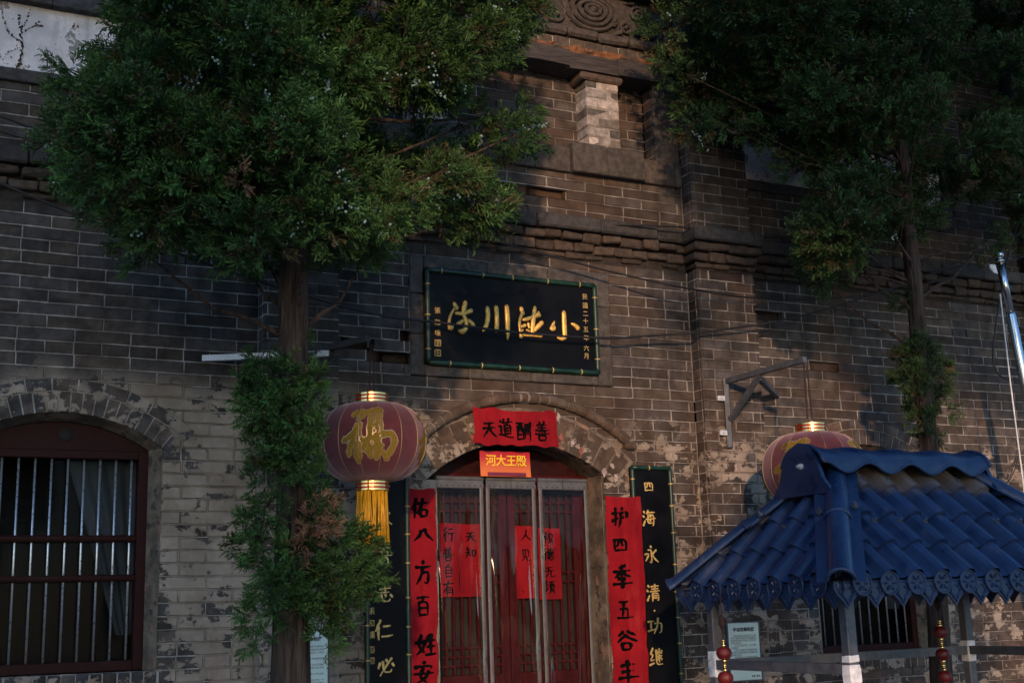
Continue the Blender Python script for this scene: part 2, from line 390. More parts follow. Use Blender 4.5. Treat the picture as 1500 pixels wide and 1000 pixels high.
# ------------------------------------------------------------------ brush writing
G = {
'天':"18,28 80,22;12,52 88,46;50,25 45,55 12,92;50,50 68,75 95,90",
'道':"35,8 40,18;68,4 60,18;28,24 92,18;58,22 52,34;42,36 42,78;42,36 78,34 78,78;44,50 76,48;44,63 76,61;44,77 78,75;14,15 22,24;8,42 26,40 18,58 24,70 8,86;8,82 30,80 60,92 98,92",
'酬':"5,15 50,12;10,30 10,92;10,30 46,28 46,90;22,15 20,55;34,14 34,55 44,55;12,70 44,68;10,90 46,88;60,20 60,60 52,92;56,40 52,52;74,18 74,70;68,42 70,54;90,10 90,98;82,40 84,54",
'善':"34,5 42,14;66,2 58,14;18,20 84,17;24,32 78,29;10,45 92,42;50,16 50,58;32,48 36,56;68,46 62,56;8,62 94,58;28,70 32,94;28,70 74,68 70,92;32,92 72,90",
'佑':"30,5 22,35 5,58;22,32 22,98;38,28 96,22;66,4 58,40 34,78;52,58 54,92;52,58 88,55 85,90;54,90 86,88",
'八':"40,25 34,55 8,85;55,15 66,50 96,84",
'方':"48,4 56,14;10,26 92,22;45,26 40,60 12,94;42,48 78,44 74,84 64,92 54,84",
'百':"12,12 90,8;50,12 42,30;24,32 26,96;24,32 80,30 78,94;27,60 78,58;27,92 78,90",
'姓':"30,8 14,52 44,84;46,32 36,66 6,92;4,40 50,36;64,14 54,34;56,32 92,28;74,6 74,90;56,58 92,54;50,92 98,88",
'安':"50,2 54,12;14,20 10,34;14,22 88,18 80,32;46,30 28,66 62,92;72,44 56,72 14,96;6,54 96,50",
'护':"6,30 44,26;26,6 26,86 14,80;4,66 46,50;66,4 72,14;58,26 58,56 44,94;58,26 90,23 89,50;60,48 90,46",
'四':"14,24 18,86;14,24 88,20 84,84;40,24 38,48 26,62;60,22 60,52 76,52;18,82 86,80",
'季':"70,3 34,14;8,28 92,22;50,12 50,52;48,28 12,52;52,28 90,48;30,56 70,53 52,66;52,64 54,92 40,88;6,78 96,72",
'五':"20,12 84,8;48,12 34,88;24,48 74,44 68,86;6,92 96,88",
'谷':"38,6 12,28;62,4 92,24;52,22 8,58;50,24 96,54;30,62 33,96;30,62 74,60 70,94;33,92 72,90",
'丰':"20,22 82,16;24,46 78,41;8,70 94,64;50,4 50,98",
'知':"28,4 12,30;18,24 50,21;6,48 54,44;32,24 28,56 6,92;32,54 52,80;64,30 66,82;64,30 92,28 90,80;66,78 90,76",
'行':"30,4 8,30;34,30 6,62;24,48 24,96;50,16 88,12;44,42 96,38;74,42 74,92 60,84",
'自':"46,2 36,16;22,20 24,96;22,20 80,18 78,94;25,44 78,42;25,66 78,64;25,92 78,90",
'有':"8,22 94,16;48,2 36,40 6,72;36,42 36,96;36,42 80,40 80,92 68,88;38,58 78,56;38,72 78,70",
'人':"52,6 44,50 6,92;46,38 62,68 96,92",
'见':"22,8 24,62;22,8 78,6 76,60;48,18 42,58 8,94;56,58 56,86 92,88 92,76",
'积':"40,4 12,18;4,34 48,30;28,16 28,96;26,36 6,68;32,44 46,58;58,18 60,58;58,18 90,16 88,56;60,54 88,52;66,66 54,90;80,64 94,88",
'德':"30,2 8,26;32,26 6,56;22,42 22,96;44,14 96,10;68,2 66,24;46,28 46,46;46,28 92,26 92,44;46,44 92,42;60,28 60,44;76,27 76,43;42,54 96,52;46,66 40,86;54,64 58,88 82,90 84,78;66,62 72,72;86,64 94,78",
'无':"20,14 80,10;6,40 94,34;40,12 34,66 6,92;60,36 58,82 92,86 94,70",
'须':"28,6 8,26;32,26 8,50;34,50 6,88;46,14 96,10;70,12 64,24;52,28 54,70;52,28 88,26 86,68;70,36 66,64 44,92;74,66 94,88",
'海':"10,10 20,20;4,36 16,44;4,90 20,60;44,4 30,26;40,18 94,14;44,30 36,78 86,74;44,30 84,28 80,90 70,88;26,54 98,48;58,36 62,44;56,60 60,68",
'永':"46,2 56,10;30,22 52,20 52,90 38,82;8,44 38,40 10,80;84,22 58,44;56,42 70,66 98,86",
'清':"12,10 22,20;4,36 16,44;4,90 22,60;34,16 94,12;38,28 88,25;28,42 98,37;62,4 62,40;44,52 42,96;44,52 86,50 86,90 76,88;46,64 84,62;46,76 84,74",
'功':"4,26 44,22;24,24 24,74;2,80 48,68;46,36 92,32 88,86 74,90;68,6 64,50 40,94",
'继':"30,4 10,36 34,34 8,68 38,62;4,88 40,78;52,14 52,88 96,84;74,8 74,76;58,22 66,34;92,18 82,34;56,46 94,42;72,46 58,68;78,48 92,66",
'吾':"18,10 82,6;44,10 32,42;26,26 72,23 68,42;6,46 94,42;28,56 30,92;28,56 72,54 70,90;30,88 70,86",
'志':"20,20 82,15;50,2 50,36;28,38 74,35;10,62 18,52;30,50 34,80 74,82 76,68;50,46 56,58;80,48 92,62",
'仁':"34,6 8,56;24,38 24,96;50,34 88,30;42,80 98,74",
'必':"20,30 10,60;34,24 40,76 78,76 82,62;52,14 60,28;82,8 18,94;86,34 96,50",
'·':"44,44 56,56",
}
def parse(g): return [[tuple(float(q) for q in p.split(',')) for p in st.split()] for st in g.split(';')]
def smooth_line(P, it=2):
    for _ in range(it):
        Q = [P[0]]
        for a, b in zip(P, P[1:]):
            Q.append((a[0]*.78+b[0]*.22, a[1]*.78+b[1]*.22)); Q.append((a[0]*.22+b[0]*.78, a[1]*.22+b[1]*.78))
        Q.append(P[-1]); P = Q
    return P
OFFS = [0]
def brush(mb, strokes, mp, w, rnd=None, taper=.45, step=.00012):
    """ribbons with a pressed start and a drawn-out end; mp(u, v, lift) -> point; u, v in 0..1, v downward"""
    rnd = rnd or random
    for si, st in enumerate(strokes):
        P = [(a/100, b/100) for a, b in st]
        # a curved middle for two point strokes
        if len(P) == 2:
            dx, dy = P[1][0]-P[0][0], P[1][1]-P[0][1]; k = rnd.uniform(-.05, .05)
            P = [P[0], ((P[0][0]+P[1][0])/2-dy*k, (P[0][1]+P[1][1])/2+dx*k), P[1]]
        P = smooth_line(P); n = len(P); L = 0; cum = [0]
        for a, b in zip(P, P[1:]): L += math.hypot(b[0]-a[0], b[1]-a[1]); cum.append(L)
        d0, d1 = P[0], P[1]; l = math.hypot(d1[0]-d0[0], d1[1]-d0[1]) or 1
        P = [(d0[0]-(d1[0]-d0[0])/l*w*.35, d0[1]-(d1[1]-d0[1])/l*w*.35)]+P; cum = [0]+cum; n += 1
        wob = rnd.uniform(0, 9); lf = step*(si+1)
        A, B = [], []
        for i in range(n):
            a, b = P[max(i-1, 0)], P[min(i+1, n-1)]; tx, ty = b[0]-a[0], b[1]-a[1]; l = math.hypot(tx, ty) or 1; tx /= l; ty /= l
            s = cum[i]/max(L, 1e-6)
            ww = w*(.72+.4*abs(ty))*(1.12-.3*math.sin(s*pi)*min(L, 1))*(1 if s < .6 else 1-(s-.6)/.4*(1-taper))
            ww *= 1+.14*math.sin(wob+s*11)
            if i == 0: ww *= .45
            A.append(mb.vert(mp(P[i][0]-ty*ww/2, P[i][1]+tx*ww/2, lf))); B.append(mb.vert(mp(P[i][0]+ty*ww/2, P[i][1]-tx*ww/2, lf)))
        for i in range(n-1): mb.face([A[i], A[i+1], B[i+1], B[i]])
def wall_map(x0, z0, w, h, fy):
    return lambda u, v, l: (x0+u*w, fy(x0+u*w, z0-v*h)-.0012-l, z0-v*h)
def text_mesh(mb, body, x, z, size, y, align='CENTER', bold=0.0, mi=0, mp=None):
    c = bpy.data.curves.new('lettering', 'FONT'); c.body = body; c.size = size; c.align_x = align; c.align_y = 'CENTER'; c.offset = bold; c.resolution_u = 2
    o = bpy.data.objects.new('lettering', c); COL.objects.link(o); dg = bpy.context.evaluated_depsgraph_get()
    me = bpy.data.meshes.new_from_object(o.evaluated_get(dg)); b = len(mb.v); old = mb.mi; mb.mi = mi
    for v in me.vertices: mb.vert(mp(v.co.x, v.co.y) if mp else (x+v.co.x, y, z+v.co.y))
    for p in me.polygons: mb.face([b+i for i in p.vertices])
    mb.mi = old; bpy.data.objects.remove(o); bpy.data.curves.remove(c); bpy.data.meshes.remove(me)

# ------------------------------------------------------------------ ground
g = MB(); g.quad((-60, -60, 0), (60, -60, 0), (60, 60, 0), (-60, 60, 0)); tagp(g.build('ground', M['paving']), kind='structure')

# ------------------------------------------------------------------ the brick hall
HALL = thing('brick_hall', 'old grey brick temple hall front with arched red door, barred arched windows and eroded cornice', 'building', (3.67, 0, 0))
BH = .0715; BL = .302; JT = .0056
DOORX = (3.07, 4.27); DC = 3.67; DR = 1.0; DCZ = 2.68-1.0
WINS = [(.865, 1.36), (6.52, 1.25)]; WHALF = .535; WR = .885
def arch_int(c, half, Rr, spring, crown, z, zb):
    if z < zb or z > crown: return None
    if z < spring: return (c-half, c+half)
    h = z-(crown-Rr); q = Rr*Rr-h*h
    return (c-math.sqrt(max(q, 0)), c+math.sqrt(max(q, 0))) if q > 0 else None
HOLES = []   # x0, x1, z, depth
def hole(px0, px1, py, dep):
    a, b = at(px0, py), at(px1, py); HOLES.append((a.x, b.x, int(((a.z+b.z)/2)/BH), dep))
for q in ((585,610,493,.10), (501,547,503,.10), (560,610,523,.10), (536,557,521,.04), (1186,1229,542,.035), (1106,1146,466,.06), (1099,1107,520,.08),
          (719,745,268,.05), (746,773,272,.03), (776,828,277,.06), (1330,1350,535,.05), (930,948,118,.0), (75,100,268,.05), (20,60,262,.03)): 
    if q[3] > 0: hole(*q)
PANELS = [(-.6, 1.52, 4.70, 5.12), (5.53, 7.6, 4.70, 5.12)]
REC = (2.60, 4.82, 4.72, 5.42)
def clampi(i, c, h): return i and (max(i[0], c-h), min(i[1], c+h))
def openings(z):
    out = []
    i = arch_int(DC, .6, DR, 2.48, 2.68, z, 0) if z < 2.45 else clampi(arch_int(DC, .69, DR+.12, 2.45, 2.80, z, 0), DC, .69)
    if i: out.append(i)
    for c, zb in WINS:
        i = arch_int(c, WHALF, WR, 2.57, 2.75, z, zb) if z < 2.555 else clampi(arch_int(c, .60, WR+.10, 2.555, 2.85, z, zb), c, .585)
        if i: out.append(i)
    for x0, x1, z0, z1 in PANELS:
        if z0 < z < z1: out.append((x0, x1))
    if 4.55 < z < 6.0: out.append((2.42, 5.02))
    if 3.95 < z < 4.23: out.append((-9, 20))
    if 1.36 < z < 1.98 and 0: pass
    a, b = at(600, 470).x, at(893, 470).x
    if 1.97*D/6.5 and 3.08 < z < 3.85: out.append((a, b))
    return out
def subtract(a, b, cuts):
    segs = [(a, b)]
    for c0, c1 in cuts:
        nx = []
        for s0, s1 in segs:
            if c1 <= s0 or c0 >= s1: nx.append((s0, s1)); continue
            if c0 > s0: nx.append((s0, c0))
            if c1 < s1: nx.append((c1, s1))
        segs = nx
    return segs
def tint(warm=None):
    v = random.uniform(.040, .074)*(1 if random.random() > .1 else .7); k = random.random() if warm is None else warm
    return (v*(.98+.18*k), v*(1+.03*k), v*(1.07-.16*k))
def brick_face(mb, x0, x1, z0, z1, Y, ero=0.0, fl=None):
    """front of one brick, worn corners, optional spalled face; fl maps (along, out, up) to the world"""
    fl = fl or (lambda a, o, z: (a, Y+o, z))
    e = .0045; us = [x0, x0+e, x0+(x1-x0)*.33, x0+(x1-x0)*.66, x1-e, x1]; vs = [z0, z0+e, (z0+z1)/2, z1-e, z1]
    jx = [random.uniform(-.0018, .0018) for _ in range(4)]; lean = random.uniform(-.0012, .0012); sd = random.uniform(0, 50)
    mb.cur = tint(); ids = []
    for j, z in enumerate(vs):
        row = []
        for i, x in enumerate(us):
            edge = i in (0, 5) or j in (0, 4)
            o = random.uniform(-.0008, .0008)+lean*(j-2)/2
            if ero: o += ero*max(0, .35+1.3*n3(x*9+sd, z*16, sd))
            if edge: o += .008
            xx = x+(jx[0 if j < 2 else 1] if i == 0 else jx[2 if j < 2 else 3] if i == 5 else 0)
            row.append(mb.vert(fl(xx, o, z+random.uniform(-.001, .001))))
        ids.append(row)
    mb.mi = 0
    for j in range(4):
        for i in range(5): mb.face([ids[j][i], ids[j][i+1], ids[j+1][i+1], ids[j+1][i]])
def joint(mb, a0, a1, z0, z1, fl, vertical=False):
    """proud lime pointing strip"""
    mb.mi = 1; n = max(1, int(max(a1-a0, z1-z0)/.09)); mb.cur = (1, 1, 1)
    prev = None
    for k in range(n+1):
        t = k/n; w = random.uniform(.5, 1.35)
        if vertical:
            c = (a0+a1)/2; h = (a1-a0)/2*w; z = z0+(z1-z0)*t; P = [(c-h-.002, .029, z), (c-h, .0006, z), (c+h, .0006, z), (c+h+.002, .029, z)]
        else:
            c = (z0+z1)/2+random.uniform(-.0012, .0012); h = (z1-z0)/2*w; x = a0+(a1-a0)*t; P = [(x, .029, c-h-.002), (x, .0006, c-h), (x, .0006, c+h), (x, .029, c+h+.002)]
        cur = [mb.vert(fl(*p)) for p in P]
        if prev:
            for i in range(3): mb.face([prev[i], cur[i], cur[i+1], prev[i+1]])
        prev = cur
def brick_field(mb, x0, x1, z0, z1, Y=0.0, fl=None, cuts=None, ero=None, holes=True, hdr=8):
    fl0 = fl or (lambda a, o, z: (a, Y+o, z))
    def fl(a, o, z):      # courses laid by hand: they wander by a few millimetres
        p = fl0(a, o, z); h = .0045*n3(p[0]*1.4, p[2]*2.3, 7)+.002*n3(p[0]*6, p[2]*9, 3); return (p[0], p[1], p[2]+h)
    i0, i1 = int(round(z0/BH)), int(round(z1/BH))
    for i in range(i0, i1):
        za, zb = i*BH, (i+1)*BH; zm = (za+zb)/2
        blk = cuts(zm) if cuts else []
        hs = [h for h in HOLES if h[2] == i and h[0] > x0 and h[1] < x1] if holes else []
        blk = blk+[(h[0], h[1]) for h in hs]
        for h in hs:    # a lost brick: a real pocket in the wall
            mb.mi = 0; mb.cur = (.05, .04, .032); d = h[3]; q = lambda a, o, z: mb.vert(fl(a, o, z))
            a, b = h[0], h[1]
            F = [q(a, 0.004, za), q(b, 0.004, za), q(b, 0.004, zb), q(a, 0.004, zb)]; Bk = [q(a, d, za), q(b, d, za), q(b, d, zb), q(a, d, zb)]
            mb.face(Bk)
            for k in range(4): mb.face([F[k], F[(k+1) % 4], Bk[(k+1) % 4], Bk[k]])
        header = (i % hdr == 3)
        ln = BL/2 if header else BL; off = (ln/2 if i % 2 else 0)+(.07 if header else 0)
        k = math.floor((x0-off)/ln); x = off+k*ln
        while x < x1:
            wv = random.uniform(-.006, .006)
            for s0, s1 in subtract(max(x, x0), min(x+ln, x1), blk):
                if s1-s0 < .018: continue
                er = 0.0; r = random.random()
                if r < .05: er = random.uniform(.004, .014)
                if ero: er = max(er, ero((s0+s1)/2, zm))
                brick_face(mb, s0+JT/2, s1-JT/2, za+JT/2, zb-JT/2, Y, er, fl)
                mb.mi = 1; mb.cur = (.8, .8, .8)
                mb.face([mb.vert(fl(a, .030, z)) for a, z in ((s0-.002, za), (s1+.002, za), (s1+.002, zb), (s0-.002, zb))])
                joint(mb, s0, s1, za-JT/2, za+JT/2, fl)
                if s1 < x1-1e-4 and random.random() > .06: joint(mb, s1-JT/2, s1+JT/2, za+JT/2, zb-JT/2, fl, True)
            x += ln
def ero_wall(x, z):
    b = 0
    if 3.62 < z < 3.97: b = random.uniform(.0, .02) if random.random() < .45 else 0
    elif 4.23 < z < 4.6: b = random.uniform(.0, .012) if random.random() < .3 else 0
    elif z > 5.3: b = random.uniform(0, .02) if random.random() < .4 else 0
    elif random.random() < .05 and x > 2.4: b = .012
    return b
wall = MB()
pil = [(1.94, 2.40), (5.03, 5.53)]
cutall = lambda z: openings(z)+[p for p in pil]
brick_field(wall, -2.2, 11.2, .60, 6.75, 0, None, cutall, ero_wall)
wall.mi = 0; wall.cur = (.05, .05, .05); wall.box(-2.2, DOORX[0], -.05, .12, 0, .60, .01); wall.box(DOORX[1], 11.2, -.05, .12, 0, .60, .01)
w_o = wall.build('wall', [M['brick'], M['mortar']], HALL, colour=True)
core = MB(); core.cur = (.05, .05, .05)
core.box(-2.2, 11.2, .75, .9, 0, 6.8); core.box(-2.2, -2.1, .02, .75, 0, 6.8); core.box(11.1, 11.2, .02, .75, 0, 6.8); core.box(-2.2, 11.2, -.02, .9, 6.76, 6.9)
core.build('back_wall', M['dark'], HALL)
# pilasters
PD = .12
for x0, x1 in pil:
    p = MB()
    for za, zb in ((.6, 3.95), (4.23, 6.75)):
        cz = (lambda z: [(x0, x1)] if 3.95 < z < 4.23 else [])
        brick_field(p, x0, x1, za, zb, 0, lambda a, o, z: (a, -PD+o, z), None, ero_wall, False)
        brick_field(p, 0, PD, za, zb, 0, lambda a, o, z, xx=x0: (xx+o, -a, z), None, ero_wall, False, 99)
        brick_field(p, 0, PD, za, zb, 0, lambda a, o, z, xx=x1: (xx-o, -a, z), None, ero_wall, False, 99)
    p.mi = 0; p.cur = (.05, .045, .04); p.box(x0-.03, x1+.03, -.18, -.051, 0, .6, .01); p.box(x0+.034, x1-.034, -PD+.034, .02, .6, 6.74)
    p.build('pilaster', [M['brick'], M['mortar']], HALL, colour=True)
# eroded cornice wrapping the pilasters
cn = MB()
def base_y(x): return -PD if any(a-.03 < x < b+.03 for a, b in pil) else 0
def course(z0, z1, proj, ln, jit, b=.006, gap=.004, col=None, back=.02, stagger=0, drop=0.0):
    x = -2.2+stagger
    edges = [e for p in pil for e in (p[0]-proj*.6, p[1]+proj*.6)]
    while x < 11.2:
        l = ln*random.uniform(.85, 1.15); nx = x+l
        for e in edges:
            if x+.02 < e < nx: nx = e; break
        xm = (x+nx)/2; by = -PD if any(p[0]-proj*.6 <= xm <= p[1]+proj*.6 for p in pil) else 0
        if random.random() > drop:
            cn.cur = shade(.75, 1.2, (col or (.12, .11, .10)))
            pr = proj*random.uniform(.8, 1.08)
            cn.box(x+gap/2, nx-gap/2, by-pr, back, z0+random.uniform(0, jit), z1-random.uniform(0, jit), b, jit*.5)
        x = nx
course(3.945, 3.985, .014, .16, .011, .007, col=(.105, .083, .066), stagger=.05, drop=.12)
course(3.985, 4.055, .034, .145, .013, .008, col=(.11, .086, .07), drop=.06)
course(4.055, 4.125, .066, .15, .014, .010, col=(.10, .08, .067), stagger=.04, drop=.04)
course(4.125, 4.225, .095, .46, .003, .012, col=(.085, .085, .088))
cn.mi = 0; cn.cur = (.035, .03, .026)
for a, b, y in ((-2.2, 1.94, .008), (1.94, 2.40, -PD+.008), (2.40, 5.03, .008), (5.03, 5.53, -PD+.008), (5.53, 11.2, .008)): cn.quad((a, y, 3.93), (b, y, 3.93), (b, y, 4.24), (a, y, 4.24))
cn.build('cornice', [M['stone'], M['mortar']], HALL, colour=True)
# upper blind balcony in the centre bay
sb = MB(); x = 2.42; k = 0
while x < 5.0:
    l = min(random.uniform(.26, .31), 5.02-x); sb.cur = shade(.8, 1.15, (.12, .112, .105))
    tall = (2.98 < x+l/2 < 3.2) or (4.24 < x+l/2 < 4.56)
    sb.box(x+.002, x+l-.002, -.035-(.03 if tall else 0), .13, 4.555, 4.735+(.035 if tall else 0), .008, .002); x += l
sb.build('stone_sill', M['stone'], HALL, colour=True)
for x0, x1 in ((4.82, 5.022), (2.415, 2.60)):
    j = MB()
    for za, zb in ((4.74, 5.08), (5.082, 5.44), (5.442, 5.9)): j.cur = shade(.85, 1.1, (.095, .097, .10)); j.box(x0, x1, -.012, .10, za, zb, .006, .001)
    j.build('stone_jamb', M['stone'], HALL, colour=True)
rb = MB(); RY = .13
brick_field(rb, REC[0], REC[1], 4.69, 5.48, RY, None, None, ero_wall, False, 99)
for xx, sg in ((REC[0], -1), (REC[1], 1)):
    brick_field(rb, 0, RY-.012, 4.72, 5.44, 0, lambda a, o, z, xx=xx, sg=sg: (xx+sg*o*.5-sg*.001, .012+a, z), None, None, False, 99)
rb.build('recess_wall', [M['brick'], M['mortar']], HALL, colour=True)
for cx in (3.06, 4.385):
    bp = MB(); hw = .135
    for i in range(8):
        za = 4.775+i*.0715
        if za > 5.30: break
        for s, (a, b) in enumerate(((-hw, .0), (.0, hw))):
            bp.cur = shade(.7, 1.3, ((.62, .59, .57) if random.random() < .62 else (.2, .19, .18)))
            sh = (.04 if i % 2 else -.04); a2, b2 = (a, sh) if s == 0 else (sh, b)
            bp.box(cx+a2+.002, cx+b2-.002, -.03+random.uniform(0, .006), .13, za+.003, min(za+.0695, 5.30), .007, .003)
    bp.mi = 1; bp.cur = (.9, .9, .9); bp.box(cx-hw+.006, cx+hw-.006, -.024, .13, 4.77, 5.30)
    bp.mi = 0; bp.cur = (.09, .07, .058); bp.box(cx-hw-.045, cx+hw+.03, -.05, .13, 5.262, 5.318, .014, .006)
    bp.build('balcony_pillar', [M['stone'], M['mortar']], HALL, colour=True)
bm_ = MB()
def rough_beam(x0, x1, y0, y1, z0, z1):
    n = 14; rings = []
    for i in range(n+1):
        x = x0+(x1-x0)*i/n; d = lambda k: .006*n3(x*4, k*7.1, 3.3)
        rings.append([bm_.vert(p) for p in ((x, y0+d(1), z0+d(2)), (x, y0+d(3)-.004, (z0+z1)/2+d(4)), (x, y0+d(5), z1+d(6)), (x, y1, z1), (x, y1, z0+d(2)))])
    for i in range(n):
        for k in range(5): bm_.face([rings[i][k], rings[i+1][k], rings[i+1][(k+1) % 5], rings[i][(k+1) % 5]])
    bm_.face(rings[0]); bm_.face(rings[-1][::-1])
rough_beam(2.45, 4.10, -.085, .12, 5.325, 5.44); rough_beam(4.08, 4.52, -.06, .12, 5.32, 5.435); rough_beam(4.50, 4.865, -.07, .12, 5.325, 5.445)
bm_.build('timber_lintel', M['timber'], HALL)
cl = MB()
cl.grid(lambda u, v: (2.42+u*2.6, .0-.03*(.5+n3(u*30, v*3, 1))-.01, 5.43+v*.075+.008*n3(u*18, v, 5)), 90, 4)
cl.build('clay_bed', M['clay'], HALL)
hc = MB(); hc.cur = (.13, .11, .095); x = 2.42
while x < 4.98:
    l = min(random.uniform(.12, .15), 5.0-x); hc.cur = shade(.8, 1.25, (.14, .12, .10))
    lo_ = 5.475+.012*n3(x*3, 0, 0)
    hc.box(x+.003, x+l-.003, -.025+random.uniform(-.006, .012), .05, lo_, 5.562, .007, .003); x += l
hc.mi = 1; hc.box(2.42, 5.0, -.012, .04, 5.48, 5.56)
hc.build('header_course', [M['stone'], M['mortar']], HALL, colour=True)
sc_ = MB(); x = 2.42
while x < 4.99:
    l = min(random.uniform(.24, .33), 5.01-x); sc_.cur = shade(.8, 1.15, (.125, .11, .098))
    sc_.box(x+.002, x+l-.002, -.07+random.uniform(0, .015), .05, 5.565, 5.635, .018, .004); x += l
sc_.build('string_course', M['stone'], HALL, colour=True)
fz = MB(); fz.cur = (.06, .055, .05)
fz.box(2.42, 5.01, -.005, .05, 5.637, 5.955)
def coil(cx, cz, r, turns, a0=0, dr=1, rad=.013):
    P = []
    n = int(26*turns)
    for i in range(n+1):
        t = i/n; a = a0+dr*2*pi*turns*t; rr = r*(1-.9*t)
        P.append((cx+rr*math.cos(a), -.02-.018*t, cz+rr*.85*math.sin(a)))
    fz.tube(P, [rad*(1-.4*i/n) for i in range(n+1)], 6)
for cx in (4.33, 3.10):
    for rr, y in ((.165, .018), (.125, .03), (.085, .04), (.045, .05)):
        fz.cur = (.065, .058, .052)
        fz.tube([(cx+rr*1.25*math.cos(a)*(1+.06*math.sin(3*a)), -y, 5.80+rr*.82*math.sin(a)) for a in np.linspace(0, 2*pi, 33)], .017, 6)
    fz.ball((cx, -.045, 5.80), .03)
for cx, cz, r, t, a, d in ((4.72, 5.85, .075, 1.8, 0, 1), (4.80, 5.72, .07, 1.6, 2, -1), (4.62, 5.72, .06, 1.5, 1, 1), (4.93, 5.83, .06, 1.6, 3, 1), (4.02, 5.73, .08, 1.6, 0, -1), (3.92, 5.85, .07, 1.7, 2, 1), (3.80, 5.74, .07, 1.5, 1, -1), (3.66, 5.83, .085, 1.8, 0, 1), (3.5, 5.74, .07, 1.5, 2, -1), (3.38, 5.86, .06, 1.5, 1, 1), (2.8, 5.8, .09, 1.7, 0, 1), (2.62, 5.75, .07, 1.6, 2, -1)):
    coil(cx, cz, r, t, a, d, .014)
for i in range(70):
    x, z = random.uniform(2.45, 5.0), random.uniform(5.65, 5.93); a = random.uniform(0, pi); l = random.uniform(.03, .08)
    fz.cur = shade(.7, 1.2, (.11, .10, .09))
    fz.tube([(x-l*math.cos(a), -.008, z-l*math.sin(a)), (x+.02*math.sin(a), -.026, z-.02*math.cos(a)), (x+l*math.cos(a), -.008, z+l*math.sin(a))], [.006, .016, .005], 6)
fz.build('carved_frieze', M['stone'], HALL, colour=True, smooth=False)
uc = MB(); x = 2.42
while x < 5.0:
    l = min(.42, 5.02-x); uc.cur = shade(.85, 1.1, (.085, .082, .08)); uc.box(x+.002, x+l-.002, -.10, .05, 5.957, 6.04, .02, .003); x += l
uc.build('upper_cornice', M['stone'], HALL, colour=True)
# plastered panels in the side bays
for pi_, (x0, x1, z0, z1) in enumerate(PANELS):
    pn = MB(); pn.grid(lambda u, v: (x0+u*(x1-x0), .03+.004*n3(u*9, v*4, pi_), z0+v*(z1-z0)), 30, 8)
    po = pn.build('plaster_panel', M['plaster'], HALL)
    fr = MB(); x = x0-.06
    while x < x1+.05:
        l = min(.34, x1+.06-x); fr.cur = shade(.85, 1.15, (.095, .095, .10))
        fr.box(x+.002, x+l-.002, -.028, .05, z0-.075, z0, .006, .002); fr.box(x+.002, x+l-.002, -.028, .05, z1, z1+.09, .006, .002); x += l
    for a, b in ((x0-.06, x0), (x1, x1+.0)):
        if b > a: fr.box(a, b-.002, -.02, .05, z0+.001, z1-.001, .005)
    fr.build('panel_frame', M['stone'], po, colour=True)
    mu = MB()
    if pi_ == 0:
        def blob(x, z, r):
            n = 9; c = [(x+r*random.uniform(.5, 1.1)*math.cos(2*pi*k/n), z+r*random.uniform(.5, 1.1)*math.sin(2*pi*k/n)) for k in range(n)]
            mu.prism(c, .0235-random.uniform(0, .002), .0285)
        def twig(a, b, r):
            n = 14
            for i in range(n+1):
                t = i/n; blob(a[0]+(b[0]-a[0])*t+random.uniform(-.006, .006), a[1]+(b[1]-a[1])*t+random.uniform(-.006, .006), r*random.uniform(.5, 1.2))
        P = lambda px, py: (at(px, py).x, at(px, py).z)
        for a, b, r in (((30,92), (33,60), .008), ((33,60), (28,18), .007), ((33,60), (10,42), .005), ((33,45), (58,30), .005), ((30,50), (44,12), .005), ((12,42), (3,14), .004), ((33,66), (8,76), .003), ((30,90), (25,96), .006), ((52,34), (64,36), .004)):
            twig(P(*a), P(*b), r)
        mu.build('painted_plant', M['mural'], po)

# arches
def arc_pts(c, cz, r, a0, a1, n): return [(c+r*math.sin(a0+(a1-a0)*i/n), cz+r*math.cos(a0+(a1-a0)*i/n)) for i in range(n+1)]
def voussoirs(mb, c, cz, r0, r1, amax, n, y0, y1, jit=.002, cols=((.10, .10, .105), (.15, .13, .12))):
    for i in range(n):
        a, b = -amax+2*amax*i/n, -amax+2*amax*(i+1)/n; g = .0035/r0; a += g; b -= g
        mb.cur = shade(.8, 1.2, random.choice(cols)); y = y0+random.uniform(-.003, .003)
        j = lambda: random.uniform(-jit, jit)
        pts = [(c+r*math.sin(t), cz+r*math.cos(t)) for r, t in ((r0, a), (r0, b), (r1, b), (r1, a))]
        e = .005; mid = (sum(p[0] for p in pts)/4, sum(p[1] for p in pts)/4)
        inn = [(p[0]+(mid[0]-p[0])*.07+j(), p[1]+(mid[1]-p[1])*.07+j()) for p in pts]
        F = [mb.vert((p[0], y, p[1])) for p in inn]; O = [mb.vert((p[0], y+.005, p[1])) for p in pts]; Bk = [mb.vert((p[0], y1, p[1])) for p in pts]
        mb.mi = 0; mb.face(F)
        for k in range(4):
            q = (k+1) % 4; mb.face([F[k], F[q], O[q], O[k]]); mb.face([O[k], O[q], Bk[q], Bk[k]])
def ring_mortar(mb, c, cz, r0, r1, amax, y):
    mb.mi = 1; mb.cur = (.9, .9, .9)
    A = arc_pts(c, cz, r0, -amax, amax, 30); B = arc_pts(c, cz, r1, -amax, amax, 30)
    for i in range(30): mb.quad((*A[i][:1], y, A[i][1]), (A[i+1][0], y, A[i+1][1]), (B[i+1][0], y, B[i+1][1]), (B[i][0], y, B[i][1]))
